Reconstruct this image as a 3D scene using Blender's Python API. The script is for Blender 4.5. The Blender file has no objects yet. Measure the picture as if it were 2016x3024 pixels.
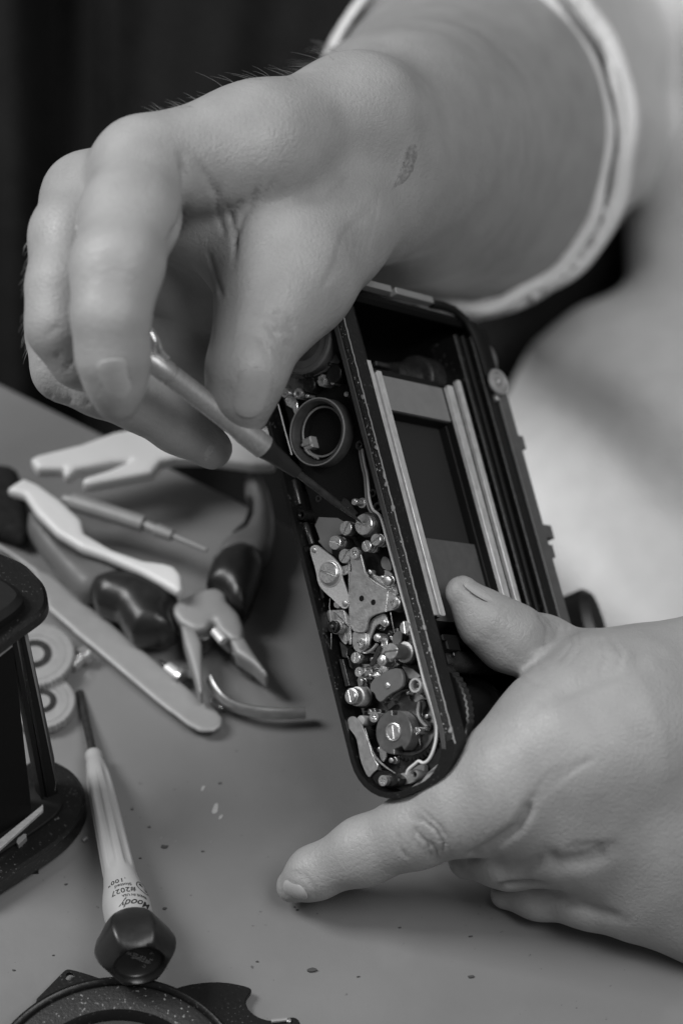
import bpy, math, random
import numpy as np
from mathutils import Matrix, Vector
random.seed(5); np.random.seed(5)
scene = bpy.context.scene
C = scene.collection
S = 0.001                       # everything below is authored in millimetres

# ------------------------------------------------------------------ camera
H = 520.0                       # lens height above the table
PIT = math.radians(50)
FP = 1512 / math.tan(math.radians(11))      # focal length in source pixels
RT = np.array([1.0, 0, 0]); UP = np.array([0, math.sin(PIT), math.cos(PIT)]); FW = np.array([0, math.cos(PIT), -math.sin(PIT)])
CAM = np.array([0, 0, H])
cd = bpy.data.cameras.new('camera'); co = bpy.data.objects.new('camera', cd); C.objects.link(co)
co.location = CAM * S; co.rotation_euler = (math.pi / 2 - PIT, 0, 0)
cd.sensor_fit = 'VERTICAL'; cd.sensor_height = 36; cd.lens = 18 / math.tan(math.radians(11))
cd.clip_start = .01; cd.clip_end = 30
cd.dof.use_dof = True; cd.dof.focus_distance = .592; cd.dof.aperture_fstop = cd.lens / 11.5; cd.dof.aperture_blades = 0
scene.camera = co
# ------------------------------------------------------------------ world, lamps, exposure
w = bpy.data.worlds.new('World'); scene.world = w; w.use_nodes = True
bg = w.node_tree.nodes['Background']; bg.inputs[0].default_value = (1, 1, 1, 1); bg.inputs[1].default_value = .13
def area(name, loc, target, size, power, sy=None):
    l = bpy.data.lights.new(name, 'AREA'); l.energy = power; l.size = size
    if sy: l.shape = 'RECTANGLE'; l.size_y = sy
    o = bpy.data.objects.new(name, l); C.objects.link(o); o.location = loc
    o.rotation_euler = (Vector(target) - Vector(loc)).to_track_quat('-Z', 'Y').to_euler()
    return o
area('window_light', (-.62, .50, .78), (0, .43, .05), .28, 8.1, .42)
area('room_light', (.40, .06, 1.05), (.10, .48, .0), .5, 6.8)
scene.view_settings.view_transform = 'Standard'; scene.view_settings.look = 'None'
scene.view_settings.exposure = 0; scene.view_settings.gamma = 1
scene.render.resolution_x = 682; scene.render.resolution_y = 1024

# ------------------------------------------------------------------ pixel <-> space
def V2W(p): p = np.asarray(p, float); return CAM + p[..., 0:1] * RT + p[..., 1:2] * UP + p[..., 2:3] * FW
def VP(u, v, d): return np.array([(u - 1008) / FP * d, (1512 - v) / FP * d, d])
def P(u, v, d): return V2W(VP(u, v, d))
def T(u, v, h=0.0):
    r = V2W(VP(u, v, 1.0)) - CAM
    return CAM + r * ((h - CAM[2]) / r[2])
def z5(x, y): return (x / 1.6505, 1100 + y / 1.6505)
def z6(x, y): return (x / 1.6505, 2100 + y / 1.6505)
def z7(x, y): return (x / 1.6505, 2750 + y / 1.6505)
def zl(x, y): return (x / 2.137, 1500 + y / 2.137)
# pose of the opened camera body: local x along its length, y from front to back, z out of the bottom
def rodr(wv):
    t = np.linalg.norm(wv); k = wv / t; K = np.array([[0, -k[2], k[1]], [k[2], 0, -k[0]], [-k[1], k[0], 0]])
    return np.eye(3) + math.sin(t) * K + (1 - math.cos(t)) * K @ K
AX = np.array([[.237, -.929, .284], [.761, .359, .541], [-.604, .087, .792]])
AX[0] /= np.linalg.norm(AX[0]); AX[2] -= AX[0] * (AX[0] @ AX[2]); AX[2] /= np.linalg.norm(AX[2]); AX[1] = np.cross(AX[2], AX[0])
def vdir(a): return a[0] * RT + a[1] * UP - a[2] * FW
LX, LY, LZ = [vdir(a) for a in AX]
SC = 1.06
LO = CAM + (V2W(np.array([-37.52, 102.13, 600.0])) - CAM) * SC
LM = np.stack([LX, LY, LZ], 1)          # local axes as columns; the body is scaled by SC
TT = 26.7
def L(u, v, h=0.0):             # pixel -> local point on plane z = h
    r = (P(u, v, 1.0) - CAM) @ LM / SC; o = (CAM - LO) @ LM / SC
    return o + r * ((h - o[2]) / r[2])
def B(u, v, y=TT):              # pixel -> local point on plane y = const (film side)
    r = (P(u, v, 1.0) - CAM) @ LM / SC; o = (CAM - LO) @ LM / SC
    return o + r * ((y - o[1]) / r[1])
def l2(x, y, h): return L(800 + x / 2.851, 1350 + y / 2.851, h)
def l3(x, y, h): return L(900 + x / 2.851, 1800 + y / 2.851, h)
def l1(x, y, h): return L(780 + x / 2.613, 800 + y / 2.613, h)

# ------------------------------------------------------------------ materials
def mat(name, base, rough=.5, metal=0, var=0, vscale=200, bump=0, bscale=600, stretch=None, sss=0, spec=.5, speck=0, speckscale=900, detail=4, coat=0, cells=0, dark=0):
    m = bpy.data.materials.new(name); m.use_nodes = True; nt = m.node_tree; b = nt.nodes['Principled BSDF']
    b.inputs['Base Color'].default_value = (base, base, base, 1); b.inputs['Roughness'].default_value = rough
    b.inputs['Metallic'].default_value = metal; b.inputs['Specular IOR Level'].default_value = spec
    if coat: b.inputs['Coat Weight'].default_value = coat; b.inputs['Coat Roughness'].default_value = .2
    tc = nt.nodes.new('ShaderNodeTexCoord'); mp = nt.nodes.new('ShaderNodeMapping'); nt.links.new(tc.outputs['Object'], mp.inputs[0])
    if stretch: mp.inputs['Scale'].default_value = stretch
    def noise(sc, det):
        n = nt.nodes.new('ShaderNodeTexNoise'); n.inputs['Scale'].default_value = sc; n.inputs['Detail'].default_value = det
        nt.links.new(mp.outputs[0], n.inputs['Vector']); return n.outputs['Fac']
    col = None
    if var:
        r = nt.nodes.new('ShaderNodeMapRange'); nt.links.new(noise(vscale, detail), r.inputs[0])
        r.inputs[1].default_value = .3; r.inputs[2].default_value = .7
        r.inputs[3].default_value = base * (1 - var); r.inputs[4].default_value = base * (1 + var); col = r.outputs[0]
        rr = nt.nodes.new('ShaderNodeMapRange'); nt.links.new(noise(vscale * 2.3, 3), rr.inputs[0])
        rr.inputs[3].default_value = max(.05, rough - .12); rr.inputs[4].default_value = min(1, rough + .12)
        nt.links.new(rr.outputs[0], b.inputs['Roughness'])
    if dark:       # faint smears and pinprick stains
        for sc_, lo_, hi_, am in ((620, .70, .76, dark), (45, .60, .80, -dark * .22), (9, .55, .75, dark * .25)):
            t = nt.nodes.new('ShaderNodeMapRange'); nt.links.new(noise(sc_, 3), t.inputs[0]); t.inputs[1].default_value = lo_; t.inputs[2].default_value = hi_; t.inputs[3].default_value = 0; t.inputs[4].default_value = am
            a = nt.nodes.new('ShaderNodeMath'); a.operation = 'SUBTRACT'; a.use_clamp = True; nt.links.new(col, a.inputs[0]); nt.links.new(t.outputs[0], a.inputs[1]); col = a.outputs[0]
    if speck:
        t = nt.nodes.new('ShaderNodeMapRange'); nt.links.new(noise(speckscale, 1), t.inputs[0])
        t.inputs[1].default_value = .66; t.inputs[2].default_value = .72; t.inputs[3].default_value = 0; t.inputs[4].default_value = speck
        k = nt.nodes.new('ShaderNodeMapRange'); nt.links.new(noise(speckscale / (12 if speck < .3 else 60), 2), k.inputs[0]); k.inputs[1].default_value = .42 if speck < .3 else .2; k.inputs[2].default_value = .68
        km = nt.nodes.new('ShaderNodeMath'); km.operation = 'MULTIPLY'; nt.links.new(t.outputs[0], km.inputs[0]); nt.links.new(k.outputs[0], km.inputs[1]); t = km
        a = nt.nodes.new('ShaderNodeMath'); a.operation = 'ADD'; nt.links.new(t.outputs[0], a.inputs[0])
        if col: nt.links.new(col, a.inputs[1])
        else: a.inputs[1].default_value = base
        a.use_clamp = True; col = a.outputs[0]
    if col:
        cc = nt.nodes.new('ShaderNodeCombineColor')
        for i in range(3): nt.links.new(col, cc.inputs[i])
        nt.links.new(cc.outputs[0], b.inputs['Base Color'])
    if bump:
        bp = nt.nodes.new('ShaderNodeBump'); bp.inputs['Strength'].default_value = 1; bp.inputs['Distance'].default_value = bump * S
        nt.links.new(noise(bscale, 5), bp.inputs['Height']); nt.links.new(bp.outputs[0], b.inputs['Normal'])
        if cells:
            vo = nt.nodes.new('ShaderNodeTexVoronoi'); vo.feature = 'DISTANCE_TO_EDGE'; vo.inputs['Scale'].default_value = 950; nt.links.new(mp.outputs[0], vo.inputs['Vector'])
            mr = nt.nodes.new('ShaderNodeMapRange'); nt.links.new(vo.outputs['Distance'], mr.inputs[0]); mr.inputs[2].default_value = .12
            b2 = nt.nodes.new('ShaderNodeBump'); b2.inputs['Distance'].default_value = cells * S; nt.links.new(mr.outputs[0], b2.inputs['Height']); nt.links.new(bp.outputs[0], b2.inputs['Normal']); nt.links.new(b2.outputs[0], b.inputs['Normal'])
    if sss:
        b.inputs['Subsurface Weight'].default_value = sss; b.inputs['Subsurface Radius'].default_value = (1, 1, 1); b.inputs['Subsurface Scale'].default_value = .0022
    return m
M = {}
M['table'] = mat('table_top', .172, .38, var=.15, vscale=16, bump=.06, bscale=300, detail=10, dark=.09)
M['black'] = mat('black_paint', .006, .36, spec=.35, bump=.06, bscale=900, speck=.10, speckscale=1500)
M['blackm'] = mat('matte_black', .006, .6, spec=.25, bump=.05, bscale=800)
M['inner'] = mat('chamber_black', .004, .7, spec=.2)
M['foam'] = mat('foam_seal', .012, .8, bump=.5, bscale=2500, speck=.5, speckscale=1700)
M['floor'] = mat('mechanism_plate', .20, .45, metal=.3, var=.5, vscale=260, bump=.05)
M['darkmet'] = mat('dark_metal', .07, .3, metal=.7, var=.3, vscale=400, bump=.04)
M['steel'] = mat('brushed_steel', .52, .36, metal=.9, var=.14, vscale=500, bump=.03, bscale=2500)
M['steelb'] = mat('bright_steel', .68, .30, metal=.9, var=.16, vscale=900, bump=.035, bscale=3500)
M['sand'] = mat('sandblasted_metal', .50, .5, metal=.7, var=.12, vscale=3000, bump=.06, bscale=4500)
M['rail'] = mat('rail_metal', .58, .40, metal=.25, var=.16, vscale=1200, bump=.02, stretch=(.4, 1, 1))
M['greyp'] = mat('grey_paint', .10, .5, var=.1, vscale=400, bump=.02)
M['greyl'] = mat('grey_curtain', .21, .55, var=.06, vscale=300)
M['dcurt'] = mat('shutter_cloth', .022, .6, var=.15, vscale=2500, bump=.03, bscale=4000)
M['wire'] = mat('white_insulation', .62, .45, var=.06, vscale=400)
M['white'] = mat('white_plastic', .62, .4, var=.04, vscale=60)
M['skin'] = mat('skin', .305, .46, var=.09, vscale=110, bump=.16, bscale=1100, cells=.028, sss=.12, spec=.42, detail=7)
M['patch'] = mat('dry_skin', .235, .6, var=.3, vscale=900, bump=.25, bscale=1500)
M['nail'] = mat('fingernail', .365, .28, var=.04, vscale=300, spec=.4)
M['hair'] = mat('arm_hair', .28, .5)
M['cloth'] = mat('grey_jersey', .68, .9, var=.05, vscale=120, bump=.8, bscale=700, spec=.1)
M['clothd'] = mat('black_fabric', .014, .9, var=.4, vscale=700, bump=.4, bscale=900, spec=.2)
M['curt'] = mat('dark_curtain', .017, .95, var=.45, vscale=500, bump=.5, bscale=500, spec=.1, stretch=(1, 1, .25))
M['rubber'] = mat('black_rubber', .013, .36, var=.2, vscale=200, bump=.03)
M['grip'] = mat('grey_rubber', .115, .5, var=.06, vscale=120)
M['alu'] = mat('screwdriver_metal', .36, .42, metal=.6, var=.12, vscale=500, stretch=(3, .3, 3), bump=.02, bscale=1500)
M['ivory'] = mat('ivory_plastic', .36, .38, var=.04, vscale=120)
M['bar'] = mat('satin_steel', .27, .5, metal=.2, var=.05, vscale=200)
M['dial'] = mat('gear_metal', .36, .4, metal=.4, var=.05, vscale=200)
M['speck'] = mat('speckled_plate', .014, .5, bump=.12, bscale=1500, speck=.34, speckscale=1150)
M['ink'] = mat('black_ink', .01, .6)
M['dirt'] = mat('crumb', .05, .8)
M['camd'] = mat('blued_steel', .12, .34, metal=.5, var=.2, vscale=500, bump=.03)
M['strip'] = mat('dark_grey_paint', .045, .45, var=.2, vscale=500, bump=.03)
M['glass'] = mat('dark_glass', .05, .15, coat=.3)

# ------------------------------------------------------------------ objects
def tag(o, label=None, cat=None, group=None, kind=None):
    if label: o['label'] = label
    if cat: o['category'] = cat
    if group: o['group'] = group
    if kind: o['kind'] = kind
    return o
def thing(name, label, cat, loc, group=None, mtx=None):
    o = bpy.data.objects.new(name, None); C.objects.link(o); o.empty_display_size = .01
    if mtx is not None: o.matrix_world = mtx
    else: o.location = np.asarray(loc) * S
    return tag(o, label, cat, group)
class G:
    def __init__(s): s.v = []; s.f = []; s.n = 0
    def add(s, v, f):
        s.v.append(np.asarray(v, float).reshape(-1, 3)); s.f += [tuple(i + s.n for i in q) for q in f]; s.n += len(s.v[-1]); return s
def ident(x, y, z): return np.stack(np.broadcast_arrays(np.asarray(x, float), y, z), -1)
def frame(o, zdir, xdir=None):
    z = np.asarray(zdir, float); z = z / np.linalg.norm(z)
    x = np.asarray(xdir if xdir is not None else ([1, 0, 0] if abs(z[0]) < .8 else [0, 1, 0]), float); x = x - z * (x @ z); x /= np.linalg.norm(x)
    y = np.cross(z, x); o = np.asarray(o, float)
    return lambda a, b, c: o + np.multiply.outer(np.asarray(a, float), x) + np.multiply.outer(np.asarray(b, float), y) + np.multiply.outer(np.asarray(c, float) + 0 * np.asarray(a, float), z)
def sarea(p): x, y = p[:, 0], p[:, 1]; return .5 * np.sum(x * np.roll(y, -1) - np.roll(x, -1) * y)
def inset(p, b):
    e = np.roll(p, -1, 0) - p; e /= np.linalg.norm(e, axis=1)[:, None] + 1e-9
    n = np.stack([-e[:, 1], e[:, 0]], 1); m = n + np.roll(n, 1, 0); l = np.linalg.norm(m, axis=1)[:, None] + 1e-9; m /= l
    k = np.clip(1 / np.maximum(np.sum(m * n, 1), .5), 1, 2)[:, None]
    return p + m * k * b
def smooth(p, it=2, closed=True):      # Chaikin
    p = np.asarray(p, float)
    for _ in range(it):
        if closed: q = np.roll(p, -1, 0); p = np.stack([.75 * p + .25 * q, .25 * p + .75 * q], 1).reshape(-1, p.shape[1])
        else:
            a, q = p[:-1], p[1:]; m = np.stack([.75 * a + .25 * q, .25 * a + .75 * q], 1).reshape(-1, p.shape[1]); p = np.vstack([p[:1], m, p[-1:]])
    return p
def prism(g, poly, z0, z1, b=.1, fr=ident):
    p = np.asarray(poly, float)[:, :2]
    if sarea(p) < 0: p = p[::-1]
    n = len(p); q = inset(p, b) if b else p
    rings = [(p, z0), (p, z1 - b), (q, z1)] if b else [(p, z0), (p, z1)]
    v = np.vstack([fr(r[:, 0], r[:, 1], np.full(n, z)) for r, z in rings]); f = []
    for k in range(len(rings) - 1):
        for i in range(n): j = (i + 1) % n; f.append((k * n + i, k * n + j, (k + 1) * n + j, (k + 1) * n + i))
    f.append(tuple(range(n))[::-1]); f.append(tuple((len(rings) - 1) * n + i for i in range(n)))
    return g.add(v, f)
def ringprism(g, po, pi, z0, z1, fr=ident):
    n = len(po); v = np.vstack([fr(q[:, 0], q[:, 1], np.full(n, z)) for q, z in ((po, z0), (po, z1), (pi, z1), (pi, z0))]); f = []
    for k in range(4):
        for i in range(n): j = (i + 1) % n; f.append((k * n + i, k * n + j, (k + 1) % 4 * n + j, (k + 1) % 4 * n + i))
    return g.add(v, f)
def circ(cx, cy, r, n=40, a0=0, ry=None): a = a0 + np.linspace(0, 2 * np.pi, n, endpoint=False); return np.stack([cx + r * np.cos(a), cy + (ry or r) * np.sin(a)], 1)
def lathe(g, prof, fr, n=32, mod=None, caps=True):
    k = len(prof); a = np.linspace(0, 2 * np.pi, n, endpoint=False); vs = []
    for r, z in prof:
        rr = r * ((mod(a, z, r) if mod.__code__.co_argcount == 3 else mod(a, z)) if mod else 1); vs.append(fr(rr * np.cos(a), rr * np.sin(a), np.full(n, float(z))))
    f = [(i * n + j, i * n + (j + 1) % n, (i + 1) * n + (j + 1) % n, (i + 1) * n + j) for i in range(k - 1) for j in range(n)]
    if caps: f.append(tuple(range(n))[::-1]); f.append(tuple((k - 1) * n + j for j in range(n)))
    return g.add(np.vstack(vs), f)
def cyl(g, c, r, z0, z1, b=None, fr=ident, n=28, r0=None):
    b = min(.15, r * .15) if b is None else b; r0 = r0 or r
    f2 = lambda x, y, z: fr(x + c[0], y + c[1], z)
    return lathe(g, [(r0, z0), (r, z1 - b), (r - b * .35, z1 - b * .3), (r - b, z1)], f2, n)
def tube(g, pts, r, n=8, closed=False, flat=1):
    p = np.asarray(pts, float); k = len(p); rs = np.broadcast_to(np.asarray(r, float), (k,))
    t = np.gradient(p, axis=0); t /= np.linalg.norm(t, axis=1)[:, None] + 1e-9
    u = np.cross(t[0], [0, 0, 1]); u = u if np.linalg.norm(u) > .1 else np.cross(t[0], [0, 1, 0]); vs = []
    for i in range(k):
        u = u - t[i] * (u @ t[i]); u /= np.linalg.norm(u); w_ = np.cross(t[i], u)
        a = np.linspace(0, 2 * np.pi, n, endpoint=False); vs.append(p[i] + rs[i] * (np.outer(np.cos(a), u) + flat * np.outer(np.sin(a), w_)))
    f = [(i * n + j, i * n + (j + 1) % n, (i + 1) * n + (j + 1) % n, (i + 1) * n + j) for i in range(k - 1) for j in range(n)]
    f.append(tuple(range(n))[::-1]); f.append(tuple((k - 1) * n + j for j in range(n)))
    return g.add(np.vstack(vs), f)
def box(g, x0, x1, y0, y1, z0, z1, b=.15, fr=ident): return prism(g, np.array([[x0, y0], [x1, y0], [x1, y1], [x0, y1]]), z0, z1, b, fr)
def wm(o): return (wm(o.parent) if o.parent else Matrix()) @ o.matrix_basis
def build(name, g, m, parent=None, local=False, flat=False, ang=40):
    v = np.vstack(g.v)
    if parent is not None and not local:
        mi = np.array(wm(parent).inverted()); v = (v * S) @ mi[:3, :3].T + mi[:3, 3]
    else: v = v * S
    me = bpy.data.meshes.new(name); me.from_pydata(v.tolist(), [], g.f); me.validate(); me.update()
    me.materials.append(M[m] if isinstance(m, str) else m)
    if not flat:
        for p in me.polygons: p.use_smooth = True
        me.set_sharp_from_angle(angle=math.radians(ang))
    o = bpy.data.objects.new(name, me); C.objects.link(o); o.parent = parent
    return o

# ------------------------------------------------------------------ implicit surfaces (hands, cloth, soft grips)
class Field:
    def __init__(s, lo, hi, h):
        s.lo = np.asarray(lo, float); s.h = h; s.n = np.ceil((np.asarray(hi) - s.lo) / h).astype(int) + 1
        s.ax = [(s.lo[i] + h * np.arange(s.n[i])).astype(np.float32) for i in range(3)]
    def new(s): return np.full(s.n, 60, np.float32)
    def sl(s, lo, hi):
        a = np.clip(np.floor((np.asarray(lo) - s.lo) / s.h).astype(int), 0, s.n); b = np.clip(np.ceil((np.asarray(hi) - s.lo) / s.h).astype(int) + 1, 0, s.n)
        return tuple(slice(a[i], b[i]) for i in range(3))
    def cone(s, D, a, b, ra, rb, k, sq=None):
        a = np.asarray(a, float); b = np.asarray(b, float); m = max(ra, rb) + k + 3
        q = s.sl(np.minimum(a, b) - m, np.maximum(a, b) + m)
        if min(x.stop - x.start for x in q) < 1: return
        X = s.ax[0][q[0]][:, None, None] - a[0]; Y = s.ax[1][q[1]][None, :, None] - a[1]; Z = s.ax[2][q[2]][None, None, :] - a[2]
        d = b - a; L2 = max(d @ d, 1e-6); t = np.clip((X * d[0] + Y * d[1] + Z * d[2]) / L2, 0, 1)
        dist = np.sqrt((X - t * d[0]) ** 2 + (Y - t * d[1]) ** 2 + (Z - t * d[2]) ** 2) - (ra + t * (rb - ra))
        o = D[q]; hh = np.clip(k - np.abs(o - dist), 0, None) / k; D[q] = np.minimum(o, dist) - hh * hh * k * .25
    def chain(s, D, pts, k):
        for i in range(len(pts) - 1): s.cone(D, VP(*pts[i][:3]), VP(*pts[i + 1][:3]), pts[i][3], pts[i + 1][3], k)
def smin(a, b, k): hh = np.clip(k - np.abs(a - b), 0, None) / k; return np.minimum(a, b) - hh * hh * k * .25
def nets(D, lo, h):
    ins = D < 0; nx, ny, nz = D.shape; sh = (nx - 1, ny - 1, nz - 1)
    cor = {(i, j, k): (slice(i, nx - 1 + i), slice(j, ny - 1 + j), slice(k, nz - 1 + k)) for i in (0, 1) for j in (0, 1) for k in (0, 1)}
    cnt = sum(ins[s].astype(np.int8) for s in cor.values()); act = (cnt > 0) & (cnt < 8); idx = np.argwhere(act); m = len(idx)
    acc = np.zeros((m, 3)); num = np.zeros(m)
    val = {c: D[idx[:, 0] + c[0], idx[:, 1] + c[1], idx[:, 2] + c[2]] for c in cor}
    for c in cor:
        for a in range(3):
            if c[a] == 0:
                e = list(c); e[a] = 1; e = tuple(e); v0, v1 = val[c], val[e]; cr = (v0 < 0) != (v1 < 0)
                t = np.where(cr, v0 / np.where(cr, v0 - v1, 1), 0); p = np.tile(np.array(c, float), (m, 1)); p[:, a] += t
                acc += p * cr[:, None]; num += cr
    V = (idx + acc / num[:, None]) * h + lo
    vid = np.full(sh, -1, np.int64); vid[tuple(idx.T)] = np.arange(m); F = []
    for a in range(3):
        b, c = (a + 1) % 3, (a + 2) % 3
        s0 = [slice(None)] * 3; s1 = [slice(None)] * 3; s0[a] = slice(0, -1); s1[a] = slice(1, None)
        A, Bq = ins[tuple(s0)], ins[tuple(s1)]; e = np.argwhere(A != Bq); fl = A[tuple(e.T)]
        ok = (e[:, b] > 0) & (e[:, c] > 0) & (e[:, b] < sh[b]) & (e[:, c] < sh[c]) & (e[:, a] < sh[a]); e = e[ok]; fl = fl[ok]
        def g(db, dc): q = e.copy(); q[:, b] -= db; q[:, c] -= dc; return vid[tuple(q.T)]
        q = np.stack([g(1, 1), g(0, 1), g(0, 0), g(1, 0)], 1); q[~fl] = q[~fl][:, ::-1]; F.append(q)
    return V, np.vstack(F)
def project(V, D, lo, h, it=3):           # pull the net's vertices onto the zero level, removes grid ripples
    n = np.array(D.shape) - 2
    def smp(P_):
        q = (P_ - lo) / h; i = np.clip(np.floor(q).astype(int), 0, n); t = q - i; r = 0
        for a in (0, 1):
            for b in (0, 1):
                for c in (0, 1): r = r + D[i[:, 0] + a, i[:, 1] + b, i[:, 2] + c] * (t[:, 0] if a else 1 - t[:, 0]) * (t[:, 1] if b else 1 - t[:, 1]) * (t[:, 2] if c else 1 - t[:, 2])
        return r
    for _ in range(it):
        g = np.stack([smp(V + np.eye(3)[k] * h) - smp(V - np.eye(3)[k] * h) for k in range(3)], 1) / (2 * h); V = V - np.clip(smp(V), -h, h)[:, None] * g / (np.sum(g * g, 1)[:, None] + .05)
    return V
def relax(V, F, it=2, lam=.5):
    e = np.vstack([F[:, [0, 1]], F[:, [1, 2]], F[:, [2, 3]], F[:, [3, 0]]]); n = len(V)
    for _ in range(it):
        s = np.zeros_like(V); c = np.bincount(e[:, 0], minlength=n) + np.bincount(e[:, 1], minlength=n)
        for k in range(3): s[:, k] = np.bincount(e[:, 0], V[e[:, 1], k], n) + np.bincount(e[:, 1], V[e[:, 0], k], n)
        V = V + lam * (s / c[:, None] - V)
    return V
def normals(V, F):
    n = np.cross(V[F[:, 2]] - V[F[:, 0]], V[F[:, 3]] - V[F[:, 1]]); N = np.zeros_like(V)
    for i in range(4):
        for k in range(3): N[:, k] += np.bincount(F[:, i], n[:, k], len(V))
    return N / (np.linalg.norm(N, axis=1)[:, None] + 1e-9)
def softshape(g, poly, z0, z1, r, vox=.8):       # rounded extrusion of a plan outline (world mm)
    p = np.asarray(poly, float)[:, :2]; lo = np.array([*(p.min(0) - 3 * vox), z0 - 2 * vox]); hi = np.array([*(p.max(0) + 3 * vox), z1 + 2 * vox])
    f = Field(lo, hi, vox); X, Y = np.meshgrid(f.ax[0], f.ax[1], indexing='ij'); d = np.full(X.shape, 1e9); sgn = np.ones(X.shape)
    for i in range(len(p)):
        a, b = p[i], p[(i + 1) % len(p)]; e = b - a; wx, wy = X - a[0], Y - a[1]; t = np.clip((wx * e[0] + wy * e[1]) / (e @ e + 1e-9), 0, 1)
        d = np.minimum(d, (wx - t * e[0]) ** 2 + (wy - t * e[1]) ** 2)
        c1 = Y >= a[1]; c2 = Y < b[1]; c3 = e[0] * wy > e[1] * wx
        sgn = np.where((c1 & c2 & c3) | (~c1 & ~c2 & ~c3), -sgn, sgn)
    d = np.sqrt(d) * sgn; zc, hz = (z0 + z1) / 2, (z1 - z0) / 2
    A = (d + r)[:, :, None]; Bz = (np.abs(f.ax[2] - zc) - hz + r)[None, None, :]
    D = np.minimum(np.maximum(A, Bz), 0) + np.sqrt(np.maximum(A, 0) ** 2 + np.maximum(Bz, 0) ** 2) - r
    V, F = nets(D, f.lo, vox); V = relax(V, F, 3); return g.add(V, F.tolist())
def Tp(pts, h, zf=None): return np.array([T(*(zf(*p) if zf else p), h)[:2] for p in pts])
def at_h(z): return lambda x, y, zz: ident(x, y, zz + z)
# ------------------------------------------------------------------ table and backdrop
def projpx(Vv): return np.stack([1008 + FP * Vv[:, 0] / Vv[:, 2], 1512 - FP * Vv[:, 1] / Vv[:, 2]], 1)
e0, e1 = T(0, 1130), T(724, 1488); ed = (e1 - e0) / np.linalg.norm(e1 - e0); back = e0 - ed * 260; front = e1 + ed * 420; per = np.array([ed[1], -ed[0], 0])
g = G(); q = np.array([back, front, front + per * 520, back + per * 520])[:, :2]
prism(g, q, -22, 0, .8); tag(build('table', g, 'table'), kind='structure')
# floor far below and a creased black cloth hanging behind the bench
g = G(); prism(g, [[-1600, -900], [1600, -900], [1600, 2200], [-1600, 2200]], -760, -750, 0); tag(build('floor', g, 'clothd'), kind='structure')
def sheet(fn, nu, nv):
    g = G(); U, Vv = np.meshgrid(np.linspace(0, 1, nu), np.linspace(0, 1, nv), indexing='ij'); p = fn(U, Vv).reshape(-1, 3)
    f = [(i * nv + j, (i + 1) * nv + j, (i + 1) * nv + j + 1, i * nv + j + 1) for i in range(nu - 1) for j in range(nv - 1)]
    return g.add(p, f)
def cur(U, Vv):
    u = -900 + 3800 * U; v = -700 + 2900 * Vv; x0 = 40 * np.exp(-((u - 190) / 75) ** 2) + 6 * np.sin(u / 230.) * (u > 300) + 8 * np.sin(u / 60 + v / 500) - 18 * np.exp(-((u - 40) / 80) ** 2)
    d = 1080 + x0 + 35 * np.clip((v - 500) / 700, 0, 1.5)
    return V2W(np.stack([(u - 1008) / FP * d, (1512 - v) / FP * d, d], -1))
g = sheet(cur, 240, 60); o = build('curtain', g, 'curt'); tag(o, 'black cloth curtain with soft upright folds hanging in the dark behind the hands', 'curtain')

# ------------------------------------------------------------------ the repairer: both arms and hands in one body mesh
def DT(u, v, y=TT): return float((LO + SC * (LM @ B(u, v, y)) - CAM) @ FW)
person = thing('person', 'person in a light grey t-shirt holding a screwdriver and steadying the opened camera', 'person', T(1500, 1200, 0))
def creases(V, F, lst, spots=()):
    N = normals(V, F); px = projpx(V); front = -np.sum(N * V, 1) / np.linalg.norm(V, axis=1); f = np.clip(front * 3 + .3, 0, 1); disp = np.zeros(len(V))
    for pl, w_, dep in lst:
        pl = np.asarray(pl, float); lo_, hi_ = pl.min(0) - 4 * w_, pl.max(0) + 4 * w_
        s_ = np.where(np.all((px > lo_) & (px < hi_), 1))[0]
        if len(s_) == 0: continue
        d = np.full(len(s_), 1e9); tt = np.zeros(len(s_))
        for i in range(len(pl) - 1):
            a, b = pl[i], pl[i + 1]; e = b - a; t = np.clip(((px[s_] - a) @ e) / (e @ e), 0, 1); dd = np.linalg.norm(px[s_] - a - t[:, None] * e, axis=1)
            m_ = dd < d; d = np.where(m_, dd, d); tt = np.where(m_, (i + t) / (len(pl) - 1), tt)
        disp[s_] -= dep * np.exp(-(d / w_) ** 2) * np.clip(np.sin(np.pi * np.clip(tt, .04, .96)) * 2.2, 0, 1)
    return V + N * (disp * f)[:, None]
# --- hand with the screwdriver
KH = 1.035
f1 = Field((-75, 2, 508), (104, 160, 800), .9)
palm = f1.new()
f1.chain(palm, [(425, 497, 552, 10.2), (760, 440, 566, 12.5), (1050, 360, 588, 13.5), (1250, 330, 640, 17)], 8)
f1.chain(palm, [(260, 585, 563, 9.0), (600, 560, 580, 12.5), (860, 545, 590, 16), (1060, 500, 606, 20)], 9)
f1.chain(palm, [(955, 672, 580, 12.6), (1060, 520, 600, 17), (1180, 470, 640, 23)], 9)
f1.chain(palm, [(955, 672, 580, 12.8), (850, 815, 566, 11.6), (800, 880, 561, 10)], 7)
f1.chain(palm, [(640, 640, 580, 9.5), (780, 740, 573, 11), (840, 800, 568, 11)], 8)
f1.chain(palm, [(500, 560, 570, 7.5), (660, 620, 576, 9)], 8)
f1.chain(palm, [(380, 650, 588, 9), (520, 800, 598, 8.5), (610, 880, 600, 7), (720, 700, 592, 12)], 7)
f1.chain(palm, [(1160, 425, 630, 24), (1368, 305, 715, 31.6), (1420, 300, 830, 36)], 14)
f1.chain(palm, [(1180, 480, 645, 22), (1374, 415, 716, 33.8), (1420, 410, 830, 38)], 14)
f1.chain(palm, [(1180, 560, 650, 20), (1375, 535, 722, 32.5), (1420, 520, 830, 36)], 16)
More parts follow.
